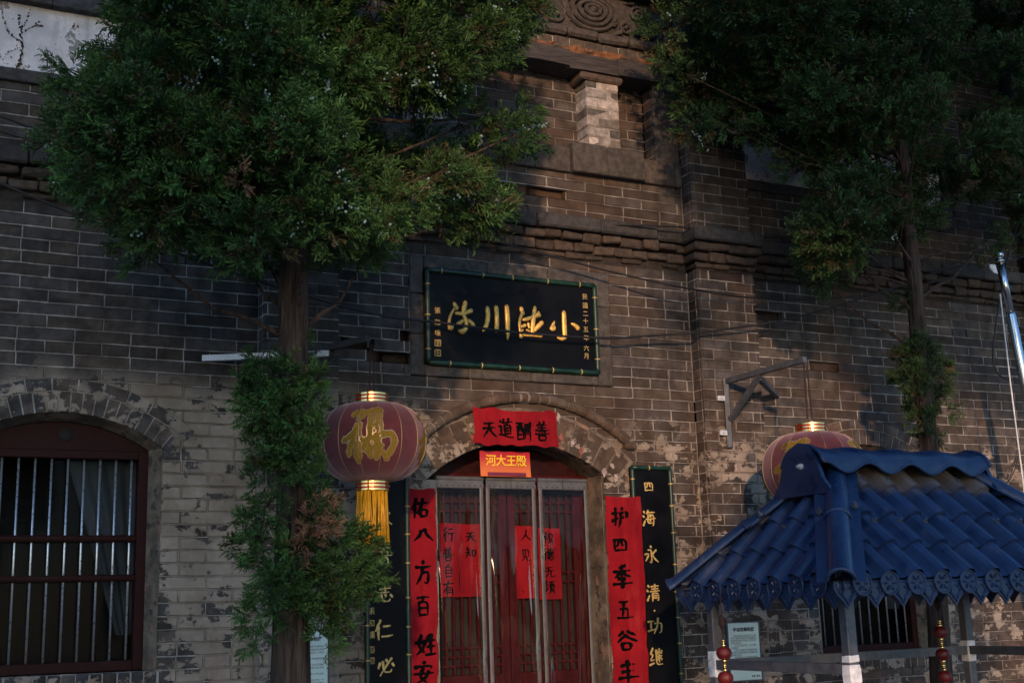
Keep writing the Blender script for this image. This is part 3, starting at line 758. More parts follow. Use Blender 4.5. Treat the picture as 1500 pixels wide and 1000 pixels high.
def opening_reveal(c, half, Rr, spring, crown, zb, depth, name, ins=0.0):
    r = MB(); am = math.asin(half/Rr); cz = crown-Rr
    path = [(c-half, zb)]+arc_pts(c, cz, Rr, -am, am, 20)+[(c+half, zb)]
    h2 = half-ins; R2 = Rr-ins*.6; a2 = math.asin(h2/R2); cz2 = cz; p2 = [(c-h2, zb)]+arc_pts(c, cz2, R2, -a2, a2, 20)+[(c+h2, zb)]
    for a, b, a_, b_ in zip(path, path[1:], p2, p2[1:]):
        r.quad((a[0], .004, a[1]), (b[0], .004, b[1]), (b_[0], depth, b_[1]), (a_[0], depth, a_[1]))
    r.build(name, M['reveal'], HALL)
for c, zb in WINS:
    am = math.asin(WHALF/WR)+.03; cz = 2.75-WR; va = MB()
    voussoirs(va, c, cz, WR, WR+.115, am+.03, 21, -.010, .05); ring_mortar(va, c, cz, WR+.002, WR+.115, am+.03, -.004)
    voussoirs(va, c, cz, WR+.12, WR+.188, am+.05, 11, -.014, .05); ring_mortar(va, c, cz, WR+.114, WR+.188, am+.05, -.008)
    va.build('window_arch', [M['arch'], M['archmortar']], HALL, colour=True)
    opening_reveal(c, WHALF, WR, 2.57, 2.75, zb, .125, 'window_reveal', .052)
    # upright sill bricks
    sl = MB(); x = c-WHALF-.06
    while x < c+WHALF+.05:
        l = random.uniform(.068, .075); sl.cur = tint(); sl.mi = 0; sl.box(x+.003, x+l-.003, -.012+random.uniform(-.003, .003), .2, zb-.115, zb-.004, .006, .002); x += l
    sl.mi = 1; sl.box(c-WHALF-.055, c+WHALF+.05, -.006, .18, zb-.112, zb-.007); sl.build('window_sill', [M['brick'], M['mortar']], HALL, colour=True)
    FH = WHALF-.048
    # barred red window
    FY = .12; wf = MB(); am2 = math.asin((FH-.004)/(WR-.03))
    for xa, xb in ((c-FH+.004, c-FH+.058), (c+FH-.058, c+FH-.004)): wf.box(xa, xb, FY, FY+.07, zb+.001, 2.562, .004)
    wf.box(c-FH+.058, c+FH-.058, FY+.003, FY+.068, zb+.001, zb+.058, .004)
    for z in (2.075+(zb-1.36)*.3, 1.86+(zb-1.36)*.5): wf.box(c-FH+.058, c+FH-.058, FY+.008, FY+.06, z-.019, z+.019, .006); wf.box(c-FH+.058, c+FH-.058, FY-.002, FY+.006, z-.007, z+.007, .002)
    wf.box(c-FH+.058, c+FH-.058, FY+.002, FY+.069, 2.515, 2.562, .004)
    wo_ = wf.build('window', M['redpaint'], HALL)
    ty = MB(); arc = [(x, z) for x, z in arc_pts(c, cz, WR-.034, -am2, am2, 24)]
    ty.prism([(c-FH+.004, 2.563)]+arc+[(c+FH-.004, 2.563)], FY+.015, FY+.05); ty.build('arched_board', M['redpaint'], wo_)
    kn = MB(); kn.lathe([(.028, 0), (.034, .004), (.034, .012), (.02, .018)], (0, 0, 0), 18); kn.v = [(c+.03+x, FY+.014-z, 2.645+y) for x, y, z in kn.v]; kn.build('vent_hole', M['dark'], wo_)
    n = 10
    for i in range(n):
        x = c-FH+.058+(i+.62)*(2*FH-.116)/n; b = MB()
        b.tube([(x, FY+.034, zb+.056), (x, FY+.034, 2.518)], .0065, 8); b.build('bar', M['barsteel'], wo_, smooth=True)
    gl = MB(); gl.quad((c-FH+.05, FY+.075, zb+.05), (c+FH-.05, FY+.075, zb+.05), (c+FH-.05, FY+.075, 2.52), (c-FH+.05, FY+.075, 2.52)); gl.build('pane', M['pane'], wo_)
    cu = MB()
    cu.grid(lambda u, v: (c+.06+u*.42*(.25+.75*v)+(1-v)*.3, FY+.16+.012*math.sin(u*26), 1.55+v*.98), 40, 8); cu.build('inner_curtain', M['curtaincloth'], wo_, smooth=True)
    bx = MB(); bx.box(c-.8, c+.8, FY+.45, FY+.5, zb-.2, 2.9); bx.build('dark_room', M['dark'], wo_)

# door opening, hood mould, door
am = math.asin(.6/DR); va = MB()
voussoirs(va, DC, DCZ, DR, DR+.20, am+.09, 15, -.006, .06, .002, ((.13, .115, .10), (.10, .09, .08), (.16, .135, .11))); ring_mortar(va, DC, DCZ, DR+.001, DR+.22, am+.11, -.001)
va.build('door_arch', [M['brick'], M['reveal']], HALL, colour=True)
opening_reveal(DC, .6, DR, 2.48, 2.68, 0, .4, 'door_reveal')
hm = MB(); HC = 3.72; HRd = 1.2; HCZ = 3.0-HRd; am = math.asin(.755/HRd); n = 22
for i in range(n):
    a, b = -am+2*am*i/n, -am+2*am*(i+1)/n; hm.cur = shade(.8, 1.2, (.16, .14, .12)); P = []
    dy = random.uniform(-.004, .004)
    for t in np.linspace(a+.002, b-.002, 5): P.append((HC+(HRd-.035)*math.sin(t), -.018+dy, HCZ+(HRd-.035)*math.cos(t)))
    e = .034+random.uniform(-.003, .003); hm.mi = 0; hm.tube(P, [e*.9, e, e, e, e*.9], 12)
hm.mi = 1; hm.cur = (1, 1, 1)
hm.tube([(HC+(HRd-.035)*math.sin(t), -.014, HCZ+(HRd-.035)*math.cos(t)) for t in np.linspace(-am, am, 44)], .0315, 12)
hm.mi = 0
for sg in (-1, 1):
    hm.cur = (.08, .07, .06); x = HC+sg*.755; hm.box(x-.045, x+.045, -.045, .02, HCZ+HRd*math.cos(am)-.085, HCZ+HRd*math.cos(am)-.03, .012, .004)
hm.build('hood_mould', [M['arch'], M['archmortar']], HALL, colour=True, smooth=False)
# stone border round the name board
bx0, bx1 = at(600, 470).x, at(893, 470).x; pst = MB()
Pz0, Pz1 = 3.135, 3.775; Px0, Px1 = at(621, 465, -.02).x, at(875, 480, -.02).x
for (a, b, c_, d_) in ((bx0, Px0+.004, 3.0750, 3.34), (bx0, Px0+.004, 3.342, 3.6), (bx0, Px0+.004, 3.602, 3.8605), (Px1-.004, bx1, 3.0750, 3.4), (Px1-.004, bx1, 3.402, 3.62), (Px1-.004, bx1, 3.622, 3.8605),
                    (Px0+.005, 3.45, Pz1-.01, 3.8605), (3.452, 3.9, Pz1-.01, 3.8605), (3.902, Px1-.005, Pz1-.01, 3.8605), (Px0+.005, 3.3, 3.0750, Pz0+.01), (3.302, 3.75, 3.0750, Pz0+.01), (3.752, Px1-.005, 3.0750, Pz0+.01)):
    pst.cur = shade(.85, 1.15, (.125, .12, .115)); pst.box(a, b, -.012+random.uniform(-.002, .002), .05, c_, d_, .007, .002)
pst.cur = (.03, .03, .03); pst.box(Px0, Px1, .012, .05, Pz0, Pz1)
pst.build('board_surround', M['stone'], HALL, colour=True)
# door leaves behind the plastic curtain
DY = .24; dr = MB()
dr.box(DOORX[0]+.002, DOORX[0]+.05, DY-.01, DY+.06, 0, 2.44, .004); dr.box(DOORX[1]-.05, DOORX[1]-.002, DY-.01, DY+.06, 0, 2.44, .004)
dr.box(DOORX[0]+.002, DOORX[1]-.002, DY-.02, DY+.06, 2.44, 2.495, .006)
do = dr.build('door', M['doorred'], HALL)
tb = MB(); a2 = math.asin(.585/DR); arc = arc_pts(DC, DCZ, DR-.006, -a2, a2, 24)
tb.prism([(DC-.585, 2.496)]+arc+[(DC+.585, 2.496)], DY-.005, DY+.04); tb.build('arched_board', M['redpaint'], do)
for x0, x1 in ((DOORX[0]+.052, DC-.004), (DC+.004, DOORX[1]-.052)):
    lf = MB(); st = .06
    lf.box(x0, x0+st, DY, DY+.045, .05, 2.435, .004); lf.box(x1-st, x1, DY, DY+.045, .05, 2.435, .004)
    for za, zb in ((2.375, 2.434), (1.16, 1.235), (.06, .14)): lf.box(x0+st, x1-st, DY+.002, DY+.043, za, zb, .004)
    lf.box(x0+st, x1-st, DY+.012, DY+.034, .14, 1.16, .0); lf.box(x0+st+.05, x1-st-.05, DY+.004, DY+.012, .2, 1.1, .004)
    lo2 = lf.build('door_leaf', M['doorred'], do)
    la = MB(); n = 7
    for i in range(n):
        x = x0+st+(i+.75)*(x1-x0-2*st)/(n+.5); la.box(x-.0085, x+.0085, DY+.006, DY+.036, 1.235, 2.375, .003)
    for z in (2.315, 2.255, 1.40, 1.345, 1.29, 1.86, 1.80): la.box(x0+st, x1-st, DY+.01, DY+.03, z-.007, z+.007, .002)
    la.build('lattice', M['doorred'], lo2)
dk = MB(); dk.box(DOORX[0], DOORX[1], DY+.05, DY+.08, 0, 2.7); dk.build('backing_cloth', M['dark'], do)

# ------------------------------------------------------------------ signs and papers
def rope_frame(x0, x1, z0, z1, y, r, nodes_h, nodes_v, mb, mg):
    c = [(x0, z0), (x1, z0), (x1, z1), (x0, z1)]
    for k in range(4):
        a, b = c[k], c[(k+1) % 4]; n = nodes_h if k % 2 == 0 else nodes_v; P = []; rs = []
        for i in range(n*6+1):
            t = i/(n*6); q = abs((t*n) % 1-.5)*2; P.append((a[0]+(b[0]-a[0])*t, y, a[1]+(b[1]-a[1])*t)); rs.append(r*(1+.10*max(0, q-.8)*5*.3))
        mb.tube(P, rs, 10)
        for i in range(n):
            t = (i+.5+random.uniform(-.1, .1))/n; p = Vector((a[0]+(b[0]-a[0])*t, y, a[1]+(b[1]-a[1])*t)); d = Vector((b[0]-a[0], 0, b[1]-a[1])).normalized()*.004
            q = MB(); q.tube([p-d, p-d*.4, p+d*.4, p+d], [r*1.0, r*1.13, r*1.13, r*1.0], 10); mg.append(q)
# name board
NB = thing('name_board', 'wide black name board with large gold characters and green bamboo frame above the door', 'sign', ((Px0+Px1)/2, -.01, Pz0))
b = MB(); b.box(Px0+.015, Px1-.015, -.03, .005, Pz0+.015, Pz1-.015, .003); b.build('panel', M['lacquer'], NB)
f1, f2 = MB(), []; rope_frame(Px0+.02, Px1-.02, Pz0+.02, Pz1-.02, -.035, .0175, 5, 3, f1, f2)
fo = f1.build('bamboo_frame', M['green'], NB, smooth=True); [q.build('gold_node', M['goldpaint'], fo, smooth=True) for q in f2]
BIG = {}
def cp(x, y):   # a point of the photo's close-up of the board, put on the board's face
    p = at(580+x/4.347, 370+y/4.348, -.032); return p
def gstroke(pts, ws):
    P = smooth_line(pts, 2); n = len(P)
    Q = [cp(*p) for p in P]; m = []
    for i in range(n):
        t = i/(n-1)*(len(ws)-1); k = min(int(t), len(ws)-2); m.append((ws[k]+(ws[k+1]-ws[k])*(t-k))/4.347/185)
    d = (Q[0]-Q[1]).normalized(); Q = [Q[0]+d*m[0]*.8]+Q; m = [m[0]*.5]+m
    d = (Q[-1]-Q[-2]).normalized(); Q = Q+[Q[-1]+d*m[-1]*.7]; m = m+[m[-1]*.5]
    big = BIG.setdefault(0 if pts[0][0] > 980 else 1 if pts[0][0] > 770 else 2 if pts[0][0] > 540 else 3, MB()); dy = random.uniform(0, .0006)
    big.tube([(q.x, q.y-.002-dy, q.z) for q in Q], m, 10, True, .55, (0, 1, 0))
for p, w in (
    ([(1068,382), (1070,440), (1074,540)], (13,15,14)), ([(1074,542), (1055,552), (1026,540)], (12,10,3)), ([(1008,440), (985,488), (1004,486), (1010,470)], (5,11,12,6)), ([(1116,452), (1138,462), (1158,482)], (5,12,15)),
    ([(797,355), (806,388)], (12,15)), ([(800,392), (783,440), (790,500), (796,536)], (9,9,9,13)), ([(884,350), (872,430), (868,508)], (10,14,11)), ([(812,428), (870,412), (908,395)], (10,12,13)), ([(905,380), (912,400)], (8,12)),
    ([(800,472), (822,462)], (9,10)), ([(842,452), (848,478)], (8,8)), ([(928,446), (905,470), (880,498)], (13,14,7)), ([(832,492), (850,500)], (6,5)), ([(820,522), (870,524), (922,530)], (12,10,12)), ([(786,505), (808,492)], (6,5)),
    ([(582,355), (585,420), (572,470), (552,502)], (14,14,13,3)), ([(637,350), (642,420), (640,496)], (14,14,13)), ([(704,345), (710,440), (711,520)], (14,15,12)), ([(711,522), (710,552)], (11,4)),
    ([(370,325), (382,352)], (11,17)), ([(372,352), (344,400), (336,450), (344,492), (362,462)], (6,8,10,14,5)), ([(440,318), (432,352), (424,384)], (13,14,10)), ([(382,386), (430,390), (478,370)], (9,11,14)),
    ([(426,392), (446,430), (446,480), (425,506), (402,498)], (9,12,13,15,9)), ([(426,432), (405,448), (384,462)], (8,12,7)), ([(462,432), (480,448), (492,462)], (9,13,13))):
    gstroke(p, w)
for big in BIG.values(): big.build('gold_character', M['gold'], NB, smooth=True)
for ch, y in (('張',370), ('和',447), ('壎',512)):
    p = cp(265, y); sm = MB(); text_mesh(sm, ch, p.x, p.z, .043, -.0312); sm.build('small_character', M['goldpaint'], NB)
for ch, y in (('民',283), ('國',339), ('二',390), ('十',438), ('五',490), ('年',545), ('六',610), ('月',660)):
    p = cp(1204+(y-283)*.028, y); sm = MB(); text_mesh(sm, ch, p.x, p.z, .043, -.0312); sm.build('small_character', M['goldpaint'], NB)
for y in (575, 637):    # two seals
    sm = MB(); p = cp(267, y); s = .0195
    for a in (-1, 1): sm.box(p.x+a*s-.0015, p.x+a*s+.0015, -.0318, -.0301, p.z-s, p.z+s); sm.box(p.x-s, p.x+s, -.0316, -.0301, p.z+a*s-.0015, p.z+a*s+.0015)
    for k in range(4):
        zz = p.z-s*.7+k*s*.45; sm.box(p.x-s*.75, p.x-s*.1, -.0314, -.0301, zz, zz+.0022); sm.box(p.x+s*.1, p.x+s*.75, -.0314, -.0301, zz+.003, zz+.0052)
    sm.box(p.x-.0012, p.x+.0012, -.0317, -.0301, p.z-s*.8, p.z+s*.8); sm.build('seal_mark', M['goldpaint'], NB)

def tall_board(name_label, x0, x1, z1, chars, small=None):
    T = thing('couplet_board', name_label, 'sign', ((x0+x1)/2, -.01, .55)); z0 = .55
    b = MB(); b.box(x0+.01, x1-.01, -.03, .004, z0+.01, z1-.01, .003); b.build('panel', M['lacquer'], T)
    f1, f2 = MB(), []; rope_frame(x0+.016, x1-.016, z0+.016, z1-.016, -.034, .0145, 1, 11, f1, f2)
    fo = f1.build('bamboo_frame', M['green'], T, smooth=True); [q.build('gold_node', M['goldpaint'], fo, smooth=True) for q in f2]
    rnd = random.Random(3)
    for ch, px, py, sw, sh in chars:
        L = MB(); p = at(px, py, -.0305); w = sw; h = sh
        brush(L, parse(G[ch]), (lambda u, v, l, p=p, w=w, h=h: (p.x+(u-.5)*w, -.0312-l, p.z-(v-.5)*h)), .115 if ch != '·' else .22, rnd, .5)
        L.build('gold_character', M['goldpaint'], T)
    if small:
        for ch, px, py in small:
            s_ = MB()
            p = at(px, py, -.0305)
            if ch == 'seal':
                s = .017
                for a in (-1, 1): s_.box(p.x+a*s-.0013, p.x+a*s+.0013, -.0318, -.0301, p.z-s, p.z+s); s_.box(p.x-s, p.x+s, -.0316, -.0301, p.z+a*s-.0013, p.z+a*s+.0013)
                for k in range(4): zz = p.z-s*.7+k*s*.45; s_.box(p.x-s*.7, p.x+s*.7, -.0314, -.0301, zz, zz+.002)
            else: text_mesh(s_, ch, p.x, p.z, .045, -.0312)
            s_.build('seal_mark' if ch == 'seal' else 'small_character', M['goldpaint'], T)
    return T
rbx0, rbx1 = 4.455, 4.785
tall_board('tall black board of gold characters in green bamboo frame touching the blue kiosk roof', rbx0, rbx1, 2.545,
    [('四',950,712,.085,.085), ('海',951,759,.105,.115), ('永',954,813,.115,.125), ('清',957,868,.105,.12), ('·',959,894,.05,.05), ('功',960,916,.12,.11), ('继',961,962,.11,.125)])
tall_board('tall black board of gold characters and two seals partly behind the leafy juniper trunk', 2.585, 2.875, 2.545,
    [('海',560,712,.10,.11), ('永',562,758,.11,.11), ('吾',563,815,.11,.12), ('志',564,871,.115,.115), ('仁',562,922,.12,.125), ('必',565,976,.115,.115)],
    [('張',544,895), ('和',544,913), ('壎',544,930), ('seal',544,951), ('seal',544,967)])

def paper_sheet(name, label, x0, x1, z0, z1, fy, cat, chars, w, group=None, nu=14, nv=20, edge=.004, mat='paper', seed=1, tear=0):
    T = thing(name, label, cat, ((x0+x1)/2, fy((x0+x1)/2, z0), z0), group); sd = seed*3.7
    sh = MB()
    def P(u, v):
        x = x0+(x1-x0)*u; z = z0+(z1-z0)*v
        if u in (0, 1): x += edge*n3(z*9, sd, u)*1.6
        if v in (0, 1): z += edge*n3(x*12, sd, v+5)*1.6
        return (x, fy(x, z), z)
    ids = sh.grid(P, nu, nv)
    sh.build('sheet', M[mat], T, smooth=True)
    rnd = random.Random(seed)
    for ch, cx, cz, cw, chh in chars:
        ik = MB(); brush(ik, parse(G[ch]), wall_map(cx-cw/2, cz+chh/2, cw, chh, fy), w, rnd, .4)
        ik.build('ink_character', M['ink'], T)
    return T
def crinkle(y0, amp, sd, slope=None):
    def f(x, z):
        y = y0-amp*(n3(x*7, sd, z*5)*.6+n3(x*17, sd+4, z*13)*.3+abs(n3(x*4+z*6, sd+9, z*3))*.8)
        if slope: y += slope(x, z)
        return y
    return f
# lintel paper
a, b_ = at(693, 624, -.06), at(816, 628, -.06)
lw = crinkle(-.062, .010, 1.0, lambda x, z: -.05*max(0, (2.84-z)))
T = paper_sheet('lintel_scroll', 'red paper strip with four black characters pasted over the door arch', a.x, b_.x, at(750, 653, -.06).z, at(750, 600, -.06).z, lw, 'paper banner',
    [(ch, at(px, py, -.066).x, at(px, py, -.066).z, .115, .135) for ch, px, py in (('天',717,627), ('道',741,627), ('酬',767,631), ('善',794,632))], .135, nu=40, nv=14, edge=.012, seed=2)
SCM = simple('faded_red_paper', (.24, .08, .065), .9, 0, .4, 20, .3)
for px, py, s in ((692, 640, .03), (818, 612, .035), (690, 622, .02), (822, 640, .03), (838, 648, .03), (600, 690, .05), (612, 682, .035), (598, 704, .04), (885, 690, .04), (897, 682, .03), (903, 700, .035), (850, 660, .03)):
    p = at(px, py, -.014); n = 15; s *= .62
    poly = [(p.x+s*random.uniform(.25, 1.25)*math.cos(2*pi*k/n), p.z+s*1.5*random.uniform(.25, 1.25)*math.sin(2*pi*k/n)) for k in range(n)]
    sc2 = MB(); red = random.random() < .35; sc2.prism(poly, -.016-random.uniform(0, .002), -.0138)
    tagp(sc2.build('paper_scrap', SCM if red else M['paperback']), 'faded red torn scrap of old paper stuck around the door arch' if red else 'pale torn scrap of old paper stuck around the door arch', 'paper scrap', 'old paper scraps around the door arch')
# the couplet papers
lx0, lx1 = at(597, 850, -.02).x, at(639, 850, -.02).x; fl_ = crinkle(-.022, .010, 5.0)
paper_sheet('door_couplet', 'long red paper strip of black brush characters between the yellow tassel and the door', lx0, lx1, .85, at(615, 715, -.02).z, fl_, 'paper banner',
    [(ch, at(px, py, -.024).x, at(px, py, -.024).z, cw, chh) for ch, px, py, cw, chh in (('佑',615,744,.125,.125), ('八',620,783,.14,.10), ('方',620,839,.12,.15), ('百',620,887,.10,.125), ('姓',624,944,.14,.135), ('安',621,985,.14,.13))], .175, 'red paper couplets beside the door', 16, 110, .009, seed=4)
rx0, rx1 = at(886, 735, -.02).x, 4.50
fr_ = crinkle(-.022, .010, 8.0, lambda x, z: -.048*max(0, min(1, (x-4.40)/.05)))
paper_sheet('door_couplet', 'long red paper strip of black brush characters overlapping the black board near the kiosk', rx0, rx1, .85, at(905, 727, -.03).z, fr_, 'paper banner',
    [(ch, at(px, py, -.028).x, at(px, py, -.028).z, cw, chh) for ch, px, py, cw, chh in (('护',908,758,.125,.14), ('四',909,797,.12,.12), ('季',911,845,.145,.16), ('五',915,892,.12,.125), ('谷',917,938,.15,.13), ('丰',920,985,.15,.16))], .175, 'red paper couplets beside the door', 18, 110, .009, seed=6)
# papers pasted on the door leaves
PY = DY-.004
def door_paper(px0, px1, py0, py1, lab, chars, seed):
    x0, x1 = at(px0, (py0+py1)/2, PY).x, at(px1, (py0+py1)/2, PY).x; z1, z0 = at((px0+px1)/2, py0, PY).z, at((px0+px1)/2, py1, PY).z
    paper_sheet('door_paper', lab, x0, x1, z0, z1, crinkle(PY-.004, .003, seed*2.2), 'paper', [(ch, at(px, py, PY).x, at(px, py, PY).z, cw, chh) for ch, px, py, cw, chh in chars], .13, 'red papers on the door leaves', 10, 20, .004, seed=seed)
door_paper(643, 672, 766, 874, 'red door paper with a column of four characters nearest the yellow tassel', [('行',657,783,.085,.10), ('善',656,812,.085,.09), ('自',657,836,.07,.085), ('有',657,862,.085,.10)], 11)
door_paper(672, 703, 767, 874, 'red door paper with two characters at its top and a blank lower half', [('天',689,785,.085,.085), ('知',689,809,.085,.075)], 12)
door_paper(755, 783, 770, 876, 'red door paper with two characters above a small ink mark near its bottom', [('人',770,784,.085,.075), ('见',770,813,.075,.085), ('·',766,866,.05,.07)], 13)
door_paper(789, 821, 773, 877, 'red door paper with a column of four characters nearest the blue kiosk', [('积',802,788,.085,.085), ('德',803,812,.085,.085), ('无',805,838,.08,.08), ('须',805,860,.085,.095)], 14)
# printed hall sign
sx0, sx1 = at(703, 680, .06).x, at(777, 680, .06).x; sz0, sz1 = at(740, 698, .06).z, at(740, 661, .06).z
HS = thing('hall_sign', 'small red and orange printed sign with four yellow characters hanging under the arch', 'sign', ((sx0+sx1)/2, .06, sz0))
b = MB(); b.grid(lambda u, v: (sx0+(sx1-sx0)*u, .06-.006*math.sin(u*5)-.01*(1-v)**2, sz0+(sz1-sz0)*v), 12, 6); b.build('sheet', M['hallsign'], HS, smooth=True)
for i, ch in enumerate('河大王殿'):
    t_ = MB(); text_mesh(t_, ch, sx0+(sx1-sx0)*(.20+i*.2), sz0+(sz1-sz0)*.60, .077, .0475, bold=.0012); t_.build('yellow_character', M['yellow'], HS)
b = MB(); b.box(sx0+.045, sx1-.045, .0385, .0415, sz0+.004, sz0+.026); b.build('printed_band', M['maroon'], HS)
# notices
def notice(lab, x0, x1, z0, z1, seed):
    T = thing('notice_board', lab, 'notice', ((x0+x1)/2, -.01, z0)); b = MB(); b.box(x0, x1, -.147, -.130, z0, z1, .002); b.build('panel', M['notice'], T)
    f = MB()
    for a in ((x0-.008, x0, z0-.008, z1+.008), (x1, x1+.008, z0-.008, z1+.008), (x0, x1, z1, z1+.008), (x0, x1, z0-.008, z0)): f.box(a[0], a[1], -.151, -.118, a[2], a[3])
    f.build('frame', M['greysteel'], T)
    t = MB(); w = x1-x0; text_mesh(t, '寺庙规章制度', (x0+x1)/2, z1-.045, w*.115, -.1482, bold=.0008); t.build('printed_title', M['noticeink'], T)
    rnd = random.Random(seed); pool = '为保护好文物古迹维护正常秩序爱国守法人不得在院内吸烟用火上香须按规定进行讲究卫生遵守管理服从工作安全第一文明参观'
    z = z1-.085
    for ln in range(14):
        t = MB()
        ind = 2 if ln in (0, 4, 6, 9, 11) else 0; n = (15-ind) if ln not in (3, 5, 8, 10, 13) else rnd.randint(4, 9)
        text_mesh(t, ''.join(rnd.choice(pool) for _ in range(n)), x0+w*(.06+ind*.055), z, w*.056, -.1482, 'LEFT'); t.build('printed_line', M['noticeink'], T); z -= (z1-z0-.17)/13
    t = MB(); text_mesh(t, '寺庙管委会', x1-w*.05, z0+.022, w*.056, -.1482, 'RIGHT', .0004); t.build('printed_line', M['noticeink'], T)
p0, p1 = at(1063, 912, -.145), at(1117, 995, -.145)
notice('pale green notice with black title and rows of small print, behind the blue roofed kiosk', p0.x+.012, p1.x-.005, p1.z+.005, p0.z-.002, 3)
p0, p1 = at(425, 925, -.145), at(480, 1010, -.145)
notice('pale green notice of small print mostly hidden by the thick juniper trunk', p0.x, p1.x, p1.z-.06, p0.z, 5)

# ------------------------------------------------------------------ clear plastic strip curtain in the doorway
CY = .10; PC = thing('plastic_curtain', 'clear plastic door curtain of three sheets with grey edging hung in the arched doorway', 'curtain', (DC, CY, 0))
RZ = at(750, 702, CY).z
sheets = [(DOORX[0]+.012, at(707, 705, CY).x), (at(711, 705, CY).x, at(783, 705, CY).x), (at(787, 706, CY).x, at(858, 707, CY).x)]
for i, (x0, x1) in enumerate(sheets):
    rl = MB(); m = (x0+x1)/2
    for a, b_ in (((x0, m-.002), (m+.002, x1)) if i else ((x0, x1),)):
        rl.tube([(a, CY-.004, RZ), (b_, CY-.004, RZ)], .014, 10); rl.box(a, b_, CY-.010, CY+.004, RZ-.062, RZ-.008, .002)
        rl.box(a, b_, CY-.014, CY-.0105, RZ-.058, RZ-.034, .001)
    ro = rl.build('rail', M['greyedge'], PC)
    n = 9
    for k in range(n): rv = MB(); rv.ball((x0+.02+(x1-x0-.04)*k/(n-1), CY-.014, RZ-.046), .0045, 8, 4); rv.build('rivet', M['wire'], ro)
    ph = random.uniform(0, 6)
    sh = MB()
    def S_(u, v, x0=x0, x1=x1, ph=ph, i=i):
        z = RZ-.06-v*(RZ-.10); g_ = min(1, v*6)
        y = CY-.004-g_*(.016*math.sin(u*pi)*(1+.5*math.sin(v*9+ph))+.009*math.sin(u*3*pi+ph+v*4)+.012*math.exp(-((u-.12)/.06)**2)*math.sin(v*14+ph)+.014*math.exp(-((u-.87)/.06)**2)*math.sin(v*11+ph*2))
        return (x0+u*(x1-x0), y, z)
    sh.grid(S_, 36, 90); so = sh.build('clear_sheet', M['pvc'], PC, smooth=True)
    ed = MB(); ew = .026
    for xa, on in ((x0, i > 0), (x1-ew, True)):
        if not on: continue
        ed.grid(lambda u, v, xa=xa: (xa+u*ew+.004*math.sin(v*3+ph), CY-.012-.004*math.sin(u*pi)+.003*math.sin(v*5), RZ-.06-v*(RZ-.10)), 3, 30)
    ed.build('edge_strip', M['greyedge'], so, smooth=True)

# ------------------------------------------------------------------ lantern brackets, lanterns
def bracket(lab, xr, xt, yt, z, brace_end, lam):
    T = thing('lantern_bracket', lab, 'bracket', (xr, -PD-.02, z), 'lantern brackets on the pilasters'); y0 = -PD-.03
    b = MB(); b.bar((xr, y0, z+.02), (xr, y0, z-.46), .034); b.build('wall_plate', M['greysteel'], T)
    for zz in (z-.12, z-.36):
        c = MB(); c.box(xr-.075, xr-.018, y0-.004, y0+.022, zz-.018, zz+.018, .003); c.ball((xr-.05, y0-.008, zz), .009); c.build('clamp', M['steel'], T)
    b = MB(); b.bar((xr, y0-.018, z), (xt, yt, z+.01), .036); b.build('arm', lam, T)
    b = MB(); f = .45; q = Vector((xr+(xt-xr)*f, y0+(yt-y0)*f, z-.015)); b.bar((xr, y0-.02, z-.27), q, .03); b.build('strut', lam, T)
    b = MB(); f = .42; q = Vector((xr+(xt-xr)*f, y0+(yt-y0)*f, z-.03)); b.bar(q, brace_end, .034); b.build('side_brace', M['greysteel'] if brace_end.x > 4 else M['steel'], T)
    k = MB(); k.tube([(xt, yt, z-.012), (xt, yt-.0, z-.04)], .008, 8); k.build('hook', M['darksteel'], T)
    return T
LL = Vector((at(534, 640, -.62).x, -.62, at(548, 642, -.62).z)); RLn = Vector((at(1188, 640, -.92).x, -.92, at(1190, 666, -.92).z-.09))
LL.x = at(545, 650, -.62).x; LL.z -= .022
BZ = 3.13
bracket('steel lantern bracket with pale galvanised side brace behind the thick juniper', 2.17, LL.x-.02, LL.y, BZ, at(297, 525, -.01), M['darksteel'])
bracket('grey steel lantern bracket with a tall wall plate clamped above the blue kiosk roof', 5.20, RLn.x, RLn.y, BZ, at(1138, 579, -.01), M['greysteel'])
LRr, LHh = .304, .220
def lprof(z):   # radius of the lantern at height z
    t = min(abs(z)/LHh, 1); return LRr*(max(1-t**2.25, 0))**.52*.72+LRr*.28*(1 if t < 1 else 1)
def lrad(th, z): return lprof(z)*(1-.022*abs(math.cos(th*8)))
LAN = thing('red_lantern', 'large round red lantern with yellow tassel showing, hanging beside the leafy juniper trunk', 'lantern', tuple(LL), 'large red festival lanterns')
c0 = LL
bd = MB(); zs = [-LHh+2*LHh*i/28 for i in range(29)]
bd.lathe([(lprof(z), z) for z in zs], c0, 128, lambda th, z: lrad(th, z)/lprof(z)); bd.build('cloth_body', M['cloth'], LAN, smooth=True)
for k in range(16):
    th = pi/16+k*pi/8; r_ = MB(); r_.tube([(c0.x+(lrad(th, z)+.001)*math.cos(th), c0.y+(lrad(th, z)+.001)*math.sin(th), c0.z+z) for z in zs], .0022, 6); r_.build('rib', M['outline'], LAN, smooth=True)
for nm, zc, rr, hh in (('top_collar', LHh, .088, .05), ('bottom_collar', -LHh-.05, .088, .05)):
    cMB = MB(); N_ = 5
    for i in range(N_):
        cMB.mi = i % 2; cMB.lathe([(rr+(.003 if i % 2 == 0 else 0), zc+hh*i/N_), (rr+(.003 if i % 2 == 0 else 0), zc+hh*(i+1)/N_)], c0, 48)
    cMB.build(nm, [M['brass'], M['redfoil']], LAN, smooth=False)
ts = MB()
